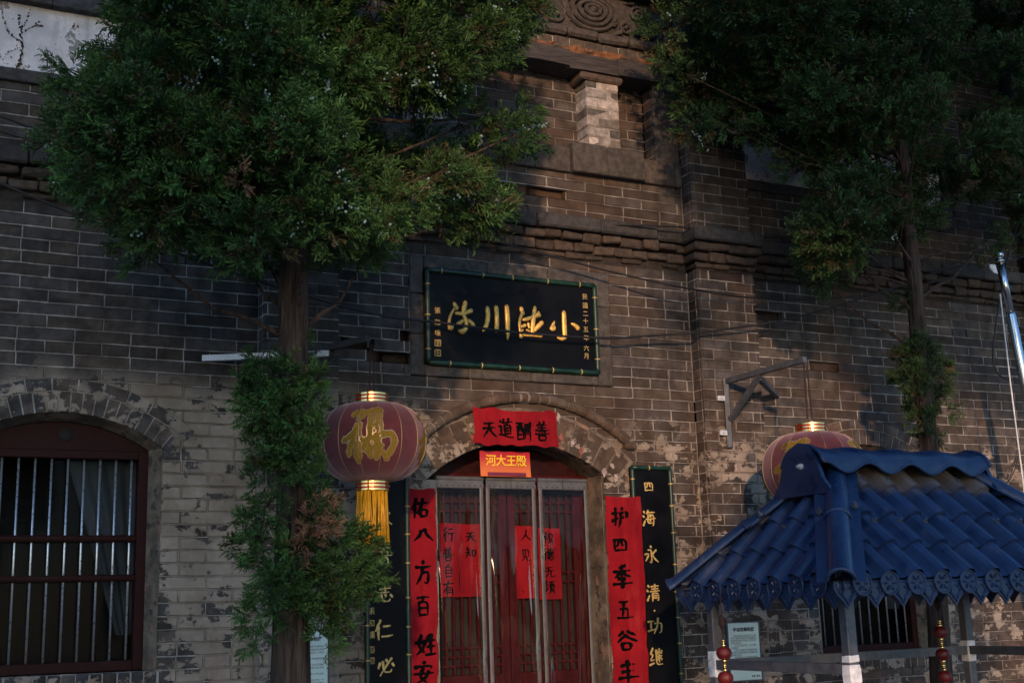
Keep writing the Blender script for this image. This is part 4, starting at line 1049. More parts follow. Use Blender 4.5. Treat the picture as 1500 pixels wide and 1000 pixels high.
for k in range(150):
    th = random.uniform(0, 2*pi); rr = .083*math.sqrt(random.uniform(.55, 1)); x, y = c0.x+rr*math.cos(th), c0.y+rr*math.sin(th); zt = c0.z-LHh-.048; L = random.uniform(.27, .31); dx, dy = random.gauss(0, .006), random.gauss(0, .006)
    ts.tube([(x, y, zt), (x+dx, y+dy, zt-L*.5), (x+dx*1.8, y+dy*1.8, zt-L)], .0042, 4)
ts.build('tassel', M['tassel'], LAN, smooth=True)
cd_ = MB()
for dx in (-.012, .016): cd_.tube([(c0.x+dx, c0.y, c0.z+LHh+.045), (c0.x+dx*.6, c0.y, BZ-.03)], .0048, 6)
cd_.build('cord', M['cord'], LAN)
FU = [[(630,490), (662,478), (698,482)], [(662,486), (690,492), (660,512)], [(668,540), (630,588), (592,606)], [(655,548), (660,600), (652,690)], [(640,600), (618,636), (606,668)], [(676,604), (690,620), (682,650)], [(712,480), (742,470), (776,472)], [(764,470), (758,520), (760,585)], [(722,500), (716,545), (714,600)],
      [(714,545), (744,540), (750,560)], [(690,612), (720,600), (738,602)], [(735,600), (790,580), (828,584), (834,630), (800,685)], [(706,612), (708,650), (716,676)], [(745,590), (752,640), (748,680)], [(700,660), (735,640), (768,636)], [(770,660), (790,676), (806,690)]]
FW = [26, 20, 28, 40, 26, 20, 26, 34, 26, 20, 26, 30, 26, 34, 24, 22]
thc = math.atan2(-D-c0.y, 0-c0.x)
for k in range(4):
    gm, om = MB(), MB(); tk = thc-.05+k*pi/2
    for si, (st, wd) in enumerate(zip(FU, FW)):
        P = smooth_line([((x-712)/3.57/147*2*LRr, (588-y)/3.57/147*2*LRr*1.03) for x, y in st], 2); n = len(P)
        for mb, extra, lift in ((om, 11, .0016), (gm, 0, .0032)):
            A, B = [], []
            Q = [P[0]]+P+[P[-1]]
            d = (P[0][0]-P[1][0], P[0][1]-P[1][1]); l = math.hypot(*d); hw = (wd+extra)/3.57/147*LRr
            Q[0] = (P[0][0]+d[0]/l*hw*.8, P[0][1]+d[1]/l*hw*.8); d = (P[-1][0]-P[-2][0], P[-1][1]-P[-2][1]); l = math.hypot(*d); Q[-1] = (P[-1][0]+d[0]/l*hw*.9, P[-1][1]+d[1]/l*hw*.9)
            m = len(Q)
            for i in range(m):
                a, b_ = Q[max(i-1, 0)], Q[min(i+1, m-1)]; tx, ty = b_[0]-a[0], b_[1]-a[1]; l = math.hypot(tx, ty) or 1; tx /= l; ty /= l
                ww = hw*(.35 if i in (0, m-1) else .9+.12*math.sin(i*1.7+si)); 
                for sg, arr in ((1, A), (-1, B)):
                    u, v = Q[i][0]-sg*ty*ww, Q[i][1]+sg*tx*ww; th = tk+u/LRr; rr = lrad(th, max(-LHh*.95, min(LHh*.95, v)))+lift+.00012*si+.004*0
                    arr.append(mb.vert((c0.x+rr*math.cos(th), c0.y+rr*math.sin(th), c0.z+v)))
            for i in range(m-1): mb.face([A[i], A[i+1], B[i+1], B[i]])
    oo = om.build('character_edge', M['outline'], LAN); gm.build('gold_character', M['glitter'], oo)
L2 = copy_tree(LAN); L2.location = RLn; L2.scale = (1.06, 1.06, 1.06); L2.rotation_euler = (0, 0, math.atan2(-D-RLn.y, -RLn.x)-thc-.28)
L2['label'] = 'large round red lantern half hidden behind the blue kiosk roof'
for ch in L2.children:
    if ch.name.startswith('cord'): ch.scale = (1, 1, ((BZ-.03-RLn.z)/1.06)/(BZ-.03-c0.z))

# ------------------------------------------------------------------ cables, pole
def cable(name, lab, pts, r=.006, sag=0):
    P = [at(px, py, Y) for px, py, Y in pts]; Q = []
    n = len(P)
    for i in range(n-1):
        p0, p1, p2, p3 = P[max(i-1, 0)], P[i], P[i+1], P[min(i+2, n-1)]
        for k in range(10):
            t = k/10; Q.append(.5*((2*p1)+(-p0+p2)*t+(2*p0-5*p1+4*p2-p3)*t*t+(-p0+3*p1-3*p2+p3)*t**3))
    Q.append(P[-1]); m = MB(); m.tube(Q, r*1.5, 6); return tagp(m.build(name, M['wire'], None, smooth=True), lab, 'cable')
cable('overhead_cable', 'black cable sagging across the middle of the name board', [(-60,235,-.2), (0,268,-.2), (150,330,-.2), (300,385,-.2), (440,431,-.2), (560,462,-.16), (640,472,-.14), (760,487,-.14), (885,495,-.14), (960,491,-.15), (1050,484,-.2), (1180,461,-.25), (1330,414,-.3), (1430,372,-.35), (1560,310,-.4)], .0055)
cable('overhead_cable', 'black cable passing just above the name board along the cornice', [(640,325,-.16), (700,346,-.16), (800,373,-.16), (900,399,-.18), (1000,421,-.24), (1100,436,-.2), (1200,438,-.18), (1300,428,-.22), (1400,404,-.25), (1560,358,-.3)], .0045)
cable('overhead_cable', 'thin black cable strung along the brick courses above the cornice', [(690,308,-.06), (735,317,-.06), (800,325,-.07), (880,329,-.08), (1000,333,-.16), (1100,346,-.1), (1250,347,-.1), (1420,330,-.1), (1560,320,-.1)], .0045)
cable('overhead_cable', 'upper of the two cables entering the left crown below the plaster panel', [(-60,150,-.15), (0,170,-.15), (60,190,-.15), (180,215,-.2), (330,250,-.2)], .005)
cable('overhead_cable', 'lower of the two cables entering the left crown below the plaster panel', [(-60,170,-.1), (0,192,-.1), (62,210,-.1), (190,240,-.15), (330,268,-.18)], .0045)
cable('overhead_cable', 'thin black cable crossing the polished steel pole just below its ball top', [(1380,395,-.15), (1450,382,-.25), (1500,372,-.3), (1580,352,-.3)], .0045)
cable('cable_loop', 'loose black loop of cable hanging beside the chrome pole', [(1500,300,-.15), (1478,370,-.15), (1466,430,-.15), (1457,490,-.15), (1455,528,-.15), (1463,548,-.15), (1482,556,-.15), (1520,552,-.15)], .005)
cable('slack_wire', 'short slack wire on the wall above the blue kiosk roof', [(1494,655,-.05), (1486,688,-.05), (1476,706,-.05), (1466,712,-.05)], .003)
FP = thing('flag_pole', 'leaning polished steel pole with a ball top and a small white tag', 'pole', tuple(at(1508, 600, -.7)))
pa, pb = at(1463, 376, -.7), at(1507, 590, -.7); dv = (pb-pa).normalized(); pc = pa+dv*3.9
b = MB(); b.tube([pa, pa+dv*.42], .028, 20); b.tube([pa+dv*.42, pa+dv*.45, pc], [.028, .036, .036], 20); b.build('shaft', M['chrome'], FP, smooth=True)
b = MB(); b.ball(pa-dv*.012, .038, 20, 12); b.tube([pa+dv*.02, pa+dv*.045], .034, 20); b.build('ball_cap', M['chrome'], FP, smooth=True)
b = MB(); q = at(1456, 392, -.7); b.prism([(q.x-.045, q.z+.02), (q.x+.012, q.z+.025), (q.x+.03, q.z-.045), (q.x-.01, q.z-.04), (q.x-.04, q.z-.01)], -.705, -.695); b.build('tag', M['whitepaint'], FP)
b = MB(); b.tube([at(1465, 430, -.68), at(1480, 560, -.68), at(1498, 700, -.68), at(1512, 830, -.68)], .0055, 6); tagp(b.build('halyard_rod', M['whitepaint'], None, True), 'thin pale rod standing close to the leaning steel pole', 'rod')
b = MB(); q0 = at(1494, 300, -.06); b.tube([(q0.x, -.07, 6.5), (q0.x, -.07, 0.0)], .055, 14); DP = thing('pole_shadow_tube', 'dark upright pipe on the brick wall behind the polished steel pole', 'shadow_tube', (q0.x, -.07, 0)); b.build('shadow_tube', M['wire'], DP, True)  # dark tube put in for the pole's shadow on the wall
for z in (1.2, 2.6, 4.6): b = MB(); b.lathe([(.06, 0), (.06, .03)], (q0.x, -.07, z), 16); b.build('clip', M['darksteel'], DP)  # rings added round the shadow tube

# ------------------------------------------------------------------ blue roofed kiosk
KX0, KX1, KY0, KY1 = 3.94, 5.96, -2.63, -1.37; KYM = (KY0+KY1)/2; RX0, RX1 = 4.50, 5.35; ZE, ZR = 1.70, 2.30
KI = thing('tiled_kiosk', 'small steel framed kiosk with glossy blue tiled hip roof standing before the hall', 'kiosk', ((KX0+KX1)/2, KYM, 0))
PER = .165
def roof_face(A, B, RA, RB, name):
    """A, B eave ends, RA, RB ridge ends"""
    A, B, RA, RB = map(Vector, (A, B, RA, RB)); ev = (B-A); le = ev.length; ev.normalize()
    up = (RA-A)-ev*((RA-A).dot(ev)); ls = up.length; upn = up.normalized(); nrm = ev.cross(upn)
    if nrm.z < 0: nrm = -nrm
    a0 = (RA-A).dot(ev); b0 = (RB-A).dot(ev); m = MB(); nc = 4; rows = []
    for c in range(nc):
        for f in (0.0, .1, .5, .9, .995): rows.append((c+f)/nc)
    rows.append(1.0)
    ncol = int(le/PER*14); xs = [le*i/ncol for i in range(ncol+1)]; n0 = (le % PER)/2
    ids = []
    for t in rows:
        fr = (t*nc) % 1 if t < 1 else .99; row = []
        lo_, hi_ = a0*t, le+(b0-le)*t
        for x in xs:
            q = ((x-n0) % PER)/PER-.5; h = .046*math.sqrt(max(0, 1-(q/.27)**2)) if abs(q) < .27 else .004*math.cos((abs(q)-.27)/.23*pi)-.004
            h += .020*(1-fr)
            xx = min(max(x, lo_), hi_); p = A+ev*xx+upn*(ls*t)+nrm*h; row.append(m.vert(p))
        ids.append(row)
    for j in range(len(rows)-1):
        for i in range(ncol): m.face([ids[j][i], ids[j][i+1], ids[j+1][i+1], ids[j+1][i]])
    o = m.build('tile_slope', M['tile'], KI, smooth=False)
    x = n0+PER/2
    while x < le:
        for t in (.42, .80):
            if a0*t+.1 < x < le+(b0-le)*t-.1 and random.random() < .75:
                bt = MB(); p = A+ev*x+upn*(ls*t)+nrm*.046; bt.tube([p, p+nrm*.012], .014, 8); bt.tube([p+nrm*.010, p+nrm*.026], .008, 6); bt.build('screw', M['greysteel'], o)
        x += PER
    # drip edge: round ends with a flower, pointed drips between
    fn = Vector((ev.y, -ev.x, 0));
    if fn.dot(up) > 0: fn = -fn
    k = 0; x = n0
    while x <= le+.001:
        def pl(a, b_, y, x=x): return A+ev*(x+a)+Vector((0, 0, 1))*b_+fn*y
        tr = MB(); dp = [(-.075, .0), (.075, .0), (.078, -.03), (.06, -.062), (.03, -.088), (.0, -.125), (-.03, -.088), (-.06, -.062), (-.078, -.03)]
        tr.prism(dp, .0, .010, pl)
        dq = [(a*.72, b_*.8-.006) for a, b_ in dp]; tr.tube([pl(a, b_, .012) for a, b_ in dq]+[pl(*dq[0], .012)], .0045, 5, False)
        for s in (-1, 1):
            tr.tube([pl(s*.006, -.085, .012), pl(s*.03, -.06, .013), pl(s*.022, -.035, .013), pl(s*.008, -.03, .012)], .0045, 5)
        tr.build('drip_tile', M['captile'], o); x += PER
    x = n0+PER/2
    while x <= le+.001:
        def pl(a, b_, y, x=x): return A+ev*(x+a)+Vector((0, 0, 1))*(b_-.012)+fn*y
        tr = MB(); cc = [(.052*math.cos(2*pi*i/20), .052*math.sin(2*pi*i/20)) for i in range(20)]
        tr.prism(cc, .004, .020, pl); tr.tube([pl(*p, .020) for p in cc]+[pl(*cc[0], .020)], .006, 6, False)
        for i in range(6): aa = 2*pi*i/6; tr.tube([pl(.012*math.cos(aa), .012*math.sin(aa), .021), pl(.026*math.cos(aa), .026*math.sin(aa), .024), pl(.038*math.cos(aa), .038*math.sin(aa), .021)], [.003, .008, .003], 6)
        tr.build('round_tile_end', M['captile'], o); x += PER
A_, B_, C_, D_ = (KX0, KY0, ZE), (KX1, KY0, ZE), (KX1, KY1, ZE), (KX0, KY1, ZE); R0, R1 = (RX0, KYM, ZR), (RX1, KYM, ZR)
roof_face(A_, B_, R0, R1, 'front'); roof_face(B_, C_, R1, R1, 'right'); roof_face(C_, D_, R1, R0, 'back'); roof_face(D_, A_, R0, R0, 'left')
for e, r_ in ((A_, R0), (B_, R1), (C_, R1), (D_, R0)):
    e, r_ = Vector(e), Vector(r_); d = (r_-e).normalized(); sd = d.cross(Vector((0, 0, 1))).normalized(); nn = sd.cross(d)
    if nn.z < 0: nn = -nn
    e2 = e-d*.05+nn*.012; L = (r_-e2).length-.03; h = MB(); nseg = 2
    for s in range(nseg):
        rows = []
        for t in (0, .015, .06, .94, 1.0):
            tt = (s+t)/nseg if t < 1 else (s+1.06)/nseg; r0 = .060-.006*t+(.006 if t < .03 else 0)
            if t == .06: r0 = .058
            row = []
            for k in range(-2, 15):
                if k < 0: u, w_ = -.060-.050*(-k)/2, .016-.012*(-k)/2
                elif k > 12: u, w_ = .060+.050*(k-12)/2, .016-.012*(k-12)/2
                else: a = pi-pi*k/12; u, w_ = r0*math.cos(a), .016+r0*.95*math.sin(a)
                row.append(h.vert(e2+d*(L*min(tt, 1.02))+sd*u+nn*(w_+.012*(1-s))))
            rows.append(row)
        for a, b_ in zip(rows, rows[1:]):
            for k in range(16): h.face([a[k], a[k+1], b_[k+1], b_[k]])
        # rolled lip at the lower end
        h.tube([e2+d*(L*s/nseg)+sd*.062*math.cos(pi-pi*k/12)+nn*(.016+.060*math.sin(pi*k/12)+.012*(1-s)) for k in range(13)], .010, 6)
    ho = h.build('hip_cap', M['captile'], KI, smooth=False)
    for t in (.56, .60):
        bt = MB(); sg = -1 if t < .58 else 1; p = e2+d*(L*t)+sd*sg*.086+nn*.02; bt.tube([p, p+nn*.012], .017, 8); bt.tube([p, p+nn*.03], .009, 6); bt.build('screw', M['greysteel'], ho)
rc = MB(); nx = 64; xs = [RX0-.215+(RX1-RX0+.315)*i/nx for i in range(nx+1)]; cols = []
for i, x in enumerate(xs):
    ph = (x-RX0)/.29*2*pi; wv = .008*math.sin(ph); row = []
    for k in range(-8, 9):
        a = k/8*1.45; yy = .155*math.sin(a)*1.08; zz = ZR-.055+.115*math.cos(a)+wv*.8; 
        if abs(k) >= 7: zz -= .020*(.5+.5*math.cos(ph+1.2))*(abs(k)-6)
        row.append(rc.vert((x, KYM+yy, zz+.045)))
    cols.append(row)
for a, b_ in zip(cols, cols[1:]):
    for k in range(16): rc.face([a[k], b_[k], b_[k+1], a[k+1]])
for s in (0, 16): rc.tube([rc.v[c[s]] for c in cols], .007, 6)
rc.tube([rc.v[i] for i in cols[0]], .011, 6); rc.tube([rc.v[i] for i in cols[-1]], .011, 6)
ro = rc.build('ridge_cap', M['captile'], KI, smooth=True)
for xx, sg in ((RX0-.225, -1), (RX1+.105, 1)):
    ep = MB(); pl = lambda a, b_, y: (xx+sg*y, KYM+a, ZR+.0+b_)
    ep.prism([(-.17, -.07), (-.24, -.15), (.24, -.15), (.17, -.07), (.13, .03), (.07, .10), (0, .125), (-.07, .10), (-.13, .03)], -.012, .012, pl); eo = ep.build('ridge_end_plate', M['captile'], KI)
    bt = MB(); p = Vector((xx+sg*.012, KYM-.02, ZR+.0)); bt.tube([p, p+Vector((sg*.012, 0, 0))], .016, 8); bt.tube([p, p+Vector((sg*.03, 0, 0))], .009, 6); bt.build('screw', M['steel'], eo)
for xx in (RX0+.1, (RX0+RX1)/2, RX1-.05):
    pass
PX = [(KX0+.10, KY0+.10), (KX1-.10, KY0+.10), (KX1-.10, KY1-.10), (KX0+.10, KY1-.10)]
for x, y in PX:
    p = MB(); p.box(x-.027, x+.027, y-.027, y+.027, 0, ZE+.02, .004); po = p.build('post', M['greysteel'], KI)
    w_ = MB()
    for sx in range(9):
        z = 1.30+random.uniform(-.06, .06); s = random.uniform(.029, .033); w_.box(x-s, x+s, y-s, y+s, z-random.uniform(.005, .03), z+random.uniform(.005, .03), .004, .002)
    w_.build('white_daub', M['whitepaint'], po)
for a, b_ in zip(PX, PX[1:]+PX[:1]):
    r_ = MB(); r_.bar((*a, 1.305 if a[0] < 5 else 1.31), (*b_, 1.305 if b_[0] < 5 else 1.31), .048)
    if not (a[1] < -2.3 and b_[1] < -2.3): r_.build('rail', M['greysteel'], KI)
    r_ = MB(); r_.bar((*a, ZE-.0), (*b_, ZE-.0), .045); r_.build('eave_beam', M['darksteel'], KI)
# strings of small red lanterns under the eaves
def string(loc):
    T = thing('lantern_string', 'string of small ribbed red lanterns with gold beads before the pale green notice', 'lantern string', loc, 'strings of small red lanterns on the kiosk'); x, y, z = loc
    c = MB(); c.tube([(x, y, z), (x, y, z-.62)], .0035, 6); c.build('cord', M['cord'], T)
    for i in range(3):
        zc = z-.275-i*.115
        b = MB(); b.lathe([(.008, -.03), (.026, -.027), (.036, -.014), (.039, 0), (.036, .014), (.026, .027), (.008, .03)], (x, y, zc), 48, lambda th, q: 1-.08*abs(math.cos(th*8))); bo = b.build('silk_ball', M['silk'], T, smooth=True)
        g_ = MB()
        for dz, r in ((.036, .013), (.048, .008), (.058, .010), (-.036, .013), (-.045, .008)): g_.ball((x, y, zc+dz), r, 10, 6)
        g_.build('gold_bead', M['brass'], bo, smooth=True)
    k = MB(); k.lathe([(.004, -.04), (.016, -.012), (.016, .012), (.004, .04)], (x, y, z-.13), 8); k.build('knot', M['cord'], T)
    t = MB()
    for i in range(24): t.tube([(x+random.gauss(0, .006), y+random.gauss(0, .006), z-.55), (x+random.gauss(0, .012), y+random.gauss(0, .012), z-.72)], .002, 4)
    t.build('tassel', M['silk'], T)
    return T
q = at(1057, 900, -2.05); s1 = string((q.x, -2.05, 1.66))
q = at(1375, 900, -2.0); s2 = copy_tree(s1); s2.location = (q.x, -2.0, 1.71); s2['label'] = 'string of small dark red lanterns hanging in shade before the slender juniper trunk'

# ------------------------------------------------------------------ trees
def spray_template(rnd):
    """one juniper spray as diamonds: verts (n,4,3), unit length along +x"""
    Q = []
    def leaf_(p, d, l, w):
        d = d/np.linalg.norm(d); s = np.cross(d, rnd.normal(size=3)); s /= np.linalg.norm(s)+1e-9
        Q.append([p, p+d*l*.45+s*w, p+d*l, p+d*l*.45-s*w])
    ax = np.array([1., 0, 0]); n = 6
    leaf_(np.zeros(3), ax, .55, .018); leaf_(np.array([.4, 0, 0]), ax+rnd.normal(0, .1, 3), .6, .03)
    for i in range(n):
        t = .12+.75*i/n; p = np.array([t, 0, 0])+rnd.normal(0, .015, 3)
        for s in (-1, 1):
            an = rnd.uniform(.5, .95); ro = rnd.uniform(-.6, .6)
            d = np.array([math.cos(an), s*math.sin(an)*math.cos(ro), math.sin(an)*math.sin(ro)]); l = (.50-.28*t)*rnd.uniform(.75, 1.2)
            leaf_(p, d, l, .034)
            for k in range(2):
                q = p+d*l*(.35+.35*k); leaf_(q, d+rnd.normal(0, .55, 3), l*.55, .032)
    return np.array(Q)
TPL = [spray_template(np.random.default_rng(k)) for k in range(6)]
def rot_from(x_dir, roll):
    x = x_dir/np.linalg.norm(x_dir, axis=1, keepdims=True); h = np.where(np.abs(x[:, 2:3]) < .9, np.array([[0, 0, 1.]]), np.array([[0, 1., 0]]))
    y = np.cross(h, x); y /= np.linalg.norm(y, axis=1, keepdims=True); z = np.cross(x, y); c, s = np.cos(roll)[:, None], np.sin(roll)[:, None]
    return np.stack([x, y*c+z*s, -y*s+z*c], 2)
def foliage(name, P, dirs, size, tints, parent, mat='leaf', width=1.0):
    n = len(P); Rm = rot_from(dirs, rng.uniform(0, 2*pi, n)); ks = rng.integers(0, len(TPL), n); V = []; Cc = []
    for k in range(len(TPL)):
        idx = np.where(ks == k)[0]
        if not len(idx): continue
        T = TPL[k].reshape(-1, 3)
        W_ = np.einsum('nij,mj->nmi', Rm[idx], T)*size[idx][:, None, None]+P[idx][:, None, :]
        # droop / flex
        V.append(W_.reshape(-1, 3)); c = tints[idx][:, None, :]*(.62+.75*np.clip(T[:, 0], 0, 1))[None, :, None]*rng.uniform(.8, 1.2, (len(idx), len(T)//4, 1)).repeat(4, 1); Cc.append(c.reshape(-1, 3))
    V = np.concatenate(V); Cc = np.concatenate(Cc); off = ROOT[parent]; V = V-np.array(off)
    me = bpy.data.meshes.new(name); nv = len(V); nf = nv//4
    me.vertices.add(nv); me.vertices.foreach_set('co', V.astype(np.float32).ravel()); me.loops.add(nv); me.loops.foreach_set('vertex_index', np.arange(nv, dtype=np.int32))
    me.polygons.add(nf); me.polygons.foreach_set('loop_start', np.arange(0, nv, 4, dtype=np.int32)); me.update(calc_edges=True)
    ca = me.color_attributes.new('tint', 'FLOAT_COLOR', 'POINT'); ca.data.foreach_set('color', np.concatenate([Cc, np.ones((nv, 1))], 1).astype(np.float32).ravel())
    me.materials.append(M[mat]); o = bpy.data.objects.new(name, me); COL.objects.link(o); o.parent = parent; return o
def inside(poly, x, y):
    c = False; n = len(poly)
    for i in range(n):
        (x0, y0), (x1, y1) = poly[i], poly[i-1]
        if (y0 > y) != (y1 > y) and x < (x1-x0)*(y-y0)/(y1-y0)+x0: c = not c
    return c
def tint_for(n, base, warm):
    t = np.array(base)[None, :]*rng.uniform(.55, 1.45, (n, 1)); w = rng.random((n, 1)) < warm
    return np.where(w, np.array([[.062, .055, .022]])*rng.uniform(.6, 1.3, (n, 1)), t)
def clump_sprays(centres, radii, per, axis_xy, base, warm, smin, smax):
    Ps, Ds, Ss, Ts = [], [], [], []
    for c, r in zip(centres, radii):
        n = max(8, int(per*(r/.17)**2)); d = rng.normal(size=(n, 3)); d /= np.linalg.norm(d, axis=1, keepdims=True)
        rad = r*rng.uniform(.25, 1.0, (n, 1))**.6; P = c+d*rad*np.array([[1, 1, .85]])
        out = np.array([c[0]-axis_xy[0], c[1]-axis_xy[1], 0]); l = np.linalg.norm(out)+1e-6; out = out/max(l, .3)
        Dd = d*.8+out*.7+np.array([0, 0, .12])+rng.normal(0, .35, (n, 3)); tw = rng.uniform(.7, 1.25)
        t = tint_for(n, base, warm)*tw; 
        Ps.append(P); Ds.append(Dd); Ss.append(rng.uniform(smin, smax, n)); Ts.append(t)
    return map(np.concatenate, (Ps, Ds, Ss, Ts))
def trunk_mesh(parent, pts, rads, name='trunk', lump=.1):
    m = MB(); seg = 44; rings = []
    n = len(pts); P = []; Rr = []
    for i in range(n-1):
        for k in range(8): t = k/8; P.append(Vector(pts[i]).lerp(Vector(pts[i+1]), t)); Rr.append(rads[i]+(rads[i+1]-rads[i])*t)
    P.append(Vector(pts[-1])); Rr.append(rads[-1])
    for p, r in zip(P, Rr):
        ring = []
        for k in range(seg):
            a = 2*pi*k/seg; rr = r*(1+lump*n3(math.cos(a)*1.6+p.x, math.sin(a)*1.6, p.z*2.2)+.13*n3(math.cos(a)*3.5, math.sin(a)*3.5, p.z*1.1)+.07*n3(math.cos(a)*9, math.sin(a)*9, p.z*2))
            ring.append(m.vert((p.x+rr*math.cos(a), p.y+rr*math.sin(a), p.z)))
        rings.append(ring)
    for a, b_ in zip(rings, rings[1:]):
        for k in range(seg): m.face([a[k], a[(k+1) % seg], b_[(k+1) % seg], b_[k]])
    m.face(rings[-1]); return m.build(name, M['bark'], parent, smooth=True)
def juniper(lab, tx, ty, tr_pts, tr_r, poly, depth, nclump, per, extra, base, warm, nberry, low, size=(.075, .145), rr=(.12, .21), dead=()):
    T = thing('juniper_tree', lab, 'tree', (tx, ty, 0)); trunk_mesh(T, tr_pts, tr_r)
    xs = [p[0] for p in poly]; ys = [p[1] for p in poly]; C, Rd = [], []
    tries = 0
    while len(C) < nclump and tries < 20000:
        tries += 1; px, py = random.uniform(min(xs), max(xs)), random.uniform(min(ys), max(ys))
        if not inside(poly, px, py): continue
        Y = ty+random.uniform(-1, 1)*depth
        if n3(px/75, py/75, ty) > .14 and Y < ty+.25*depth: continue
        r = random.uniform(*rr); p = at(px, py, Y); m = r*FPX/(Vector((p.x, p.y+D, p.z-EYE)).dot(FWD))*.8
        if not all(inside(poly, px+dx, py+dy) for dx, dy in ((m, 0), (-m, 0), (0, m), (0, -m))):
            r *= .55
            m *= .55
            if not all(inside(poly, px+dx, py+dy) for dx, dy in ((m, 0), (-m, 0), (0, m), (0, -m))): continue
        C.append(np.array(p)); Rd.append(r)
    for px, py, Y, r in extra: C.append(np.array(at(px, py, Y))); Rd.append(r)
    C.sort if False else None
    P, Dd, Ss, Ts = clump_sprays(C, Rd, per, (tx, ty), base, warm, *size)
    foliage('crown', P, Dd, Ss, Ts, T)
    # limbs from the trunk into the clumps
    lb = MB()
    for c in C[::9]+C[-len(extra)::3]:
        z0 = max(min(c[2]-.25-random.uniform(0, .3), tr_pts[-1][2]-.1), tr_pts[0][2]+1.0); f = (z0-tr_pts[0][2])/(tr_pts[-1][2]-tr_pts[0][2])
        s = Vector((tx+(tr_pts[-1][0]-tx)*f, ty, z0)); e = Vector(c); mid = s.lerp(e, .5)+Vector((random.uniform(-.06, .06), random.uniform(-.06, .06), -.05))
        lb.tube([s, s.lerp(mid, .6)+Vector((0, 0, .02)), mid, mid.lerp(e, .6), e], [.013, .011, .008, .006, .003], 6)
    for i in range(len(P)//14):   # twigs carrying the sprays
        k = random.randrange(len(P)); p = Vector(P[k]); d = Vector(Dd[k]).normalized(); lb.tube([p-d*.13+Vector((0, 0, -.02)), p-d*.05, p+d*.03], [.0035, .003, .0015], 4)
    lb.build('limbs', M['bark'], T)['kind'] = 'stuff'
    if low:
        cs = [np.array(at(px, py, ty+dy)) for px, py, dy, r in low]; P2, D2, S2, T2 = clump_sprays(cs, [r for *_, r in low], per*2.5, (tx, ty), base, warm*.6, size[0]*.8, size[1]*.75)
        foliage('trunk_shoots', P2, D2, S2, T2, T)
    if dead:
        cs = [np.array(at(px, py, ty+dy)) for px, py, dy, r in dead]; P2, D2, S2, T2 = clump_sprays(cs, [r for *_, r in dead], per*.6, (tx, ty), base, 0, size[0]*.8, size[1]*.7)
        T2 = np.array([[.20, .115, .07]])*rng.uniform(.6, 1.3, (len(P2), 1)); foliage('dead_sprays', P2, D2, S2, T2, T)
    bb = MB(); cam_d = np.array([0, -D, EYE]); ntry = 0; n = 0
    while n < nberry and ntry < 5000:
        ntry += 1; i = random.randrange(len(C)); c = C[i]; d = rng.normal(size=3); d /= np.linalg.norm(d)
        if d @ (cam_d-c) < 0: continue
        p0 = c+d*Rd[i]*random.uniform(.9, 1.12); k = random.randint(4, 12); n += 1; dd = rng.normal(size=3)*.5+np.array([0, 0, -.5])
        for j in range(k):
            p = p0+dd*.012*j*random.uniform(.5, 1)+rng.normal(0, .008, 3); bb.ball(tuple(p), random.uniform(.005, .0075), 6, 4)
    bo = bb.build('berries', M['berry'], T, smooth=True); bo['kind'] = 'stuff'
    return T
lt = at(430, 700, -1.6)
polyL = [(190,-330), (165,-120), (178,30), (125,95), (85,150), (100,200), (92,265), (122,305), (150,352), (190,385), (260,372), (330,388), (400,402), (450,374), (520,384), (560,358), (605,352), (640,332), (722,340), (738,300), (692,250), (762,230), (795,180), (735,155), (700,110), (745,60), (795,20), (800,-120), (700,-330)]
xL = [(770,168,-1.5,.07), (742,200,-1.5,.09), (715,215,-1.55,.09), (690,180,-1.6,.1), (725,300,-1.5,.07), (710,322,-1.5,.08), (688,300,-1.55,.09), (655,325,-1.6,.08), (112,115,-1.5,.08), (95,100,-1.5,.05), (95,250,-1.45,.07), (100,200,-1.5,.1), (540,365,-1.6,.07), (205,365,-1.5,.09), (250,345,-1.5,.1), (380,365,-1.5,.12), (430,350,-1.6,.14), (480,350,-1.55,.12), (330,350,-1.45,.1), (745,20,-1.5,.12), (770,-20,-1.5,.12), (715,60,-1.55,.1)]
lowL = [(x, y, random.uniform(-.22, .0), r*1.1) for x, y, r in ((385,545,.07), (415,560,.08), (446,560,.07), (452,590,.06), (385,600,.09), (420,610,.10), (440,630,.07), (395,650,.09), (430,665,.09), (448,672,.06), (390,700,.06), (375,770,.06), (372,800,.07), (395,745,.05), (462,735,.06), (466,758,.06), (520,800,.09), (480,790,.07), (445,820,.08), (500,850,.10), (455,860,.11), (410,855,.08), (540,845,.06), (400,815,.06), (425,890,.08), (470,900,.07), (500,890,.06), (478,940,.04), (375,905,.05), (370,940,.035), (520,815,.05), (380,570,.06), (440,520,.05))]
juniper('thick juniper in front of the barred window with berried crown and leafy trunk shoots', lt.x, -1.6, [(lt.x, -1.6, 0), (lt.x-.01, -1.6, 1.3), (lt.x, -1.61, 2.2), (lt.x-.005, -1.6, 3.2), (lt.x+.02, -1.6, 4.9)], [.12, .088, .071, .064, .045],
    polyL, .62, 230, 92, xL, (.042, .100, .026), .10, 340, lowL, dead=((455,765,-.2,.035), (440,800,-.2,.04), (470,740,-.2,.03), (450,785,-.2,.035), (355,265,-.6,.03), (480,775,-.2,.03)))
rt = at(1345, 500, -.8)
polyR = [(980,-330), (955,-60), (975,50), (962,100), (1000,150), (1008,195), (1055,192), (1095,195), (1140,232), (1185,280), (1175,350), (1180,410), (1230,425), (1262,400), (1290,352), (1330,352), (1375,338), (1400,300), (1450,330), (1500,330), (1560,310), (1640,250), (1700,0), (1640,-330)]
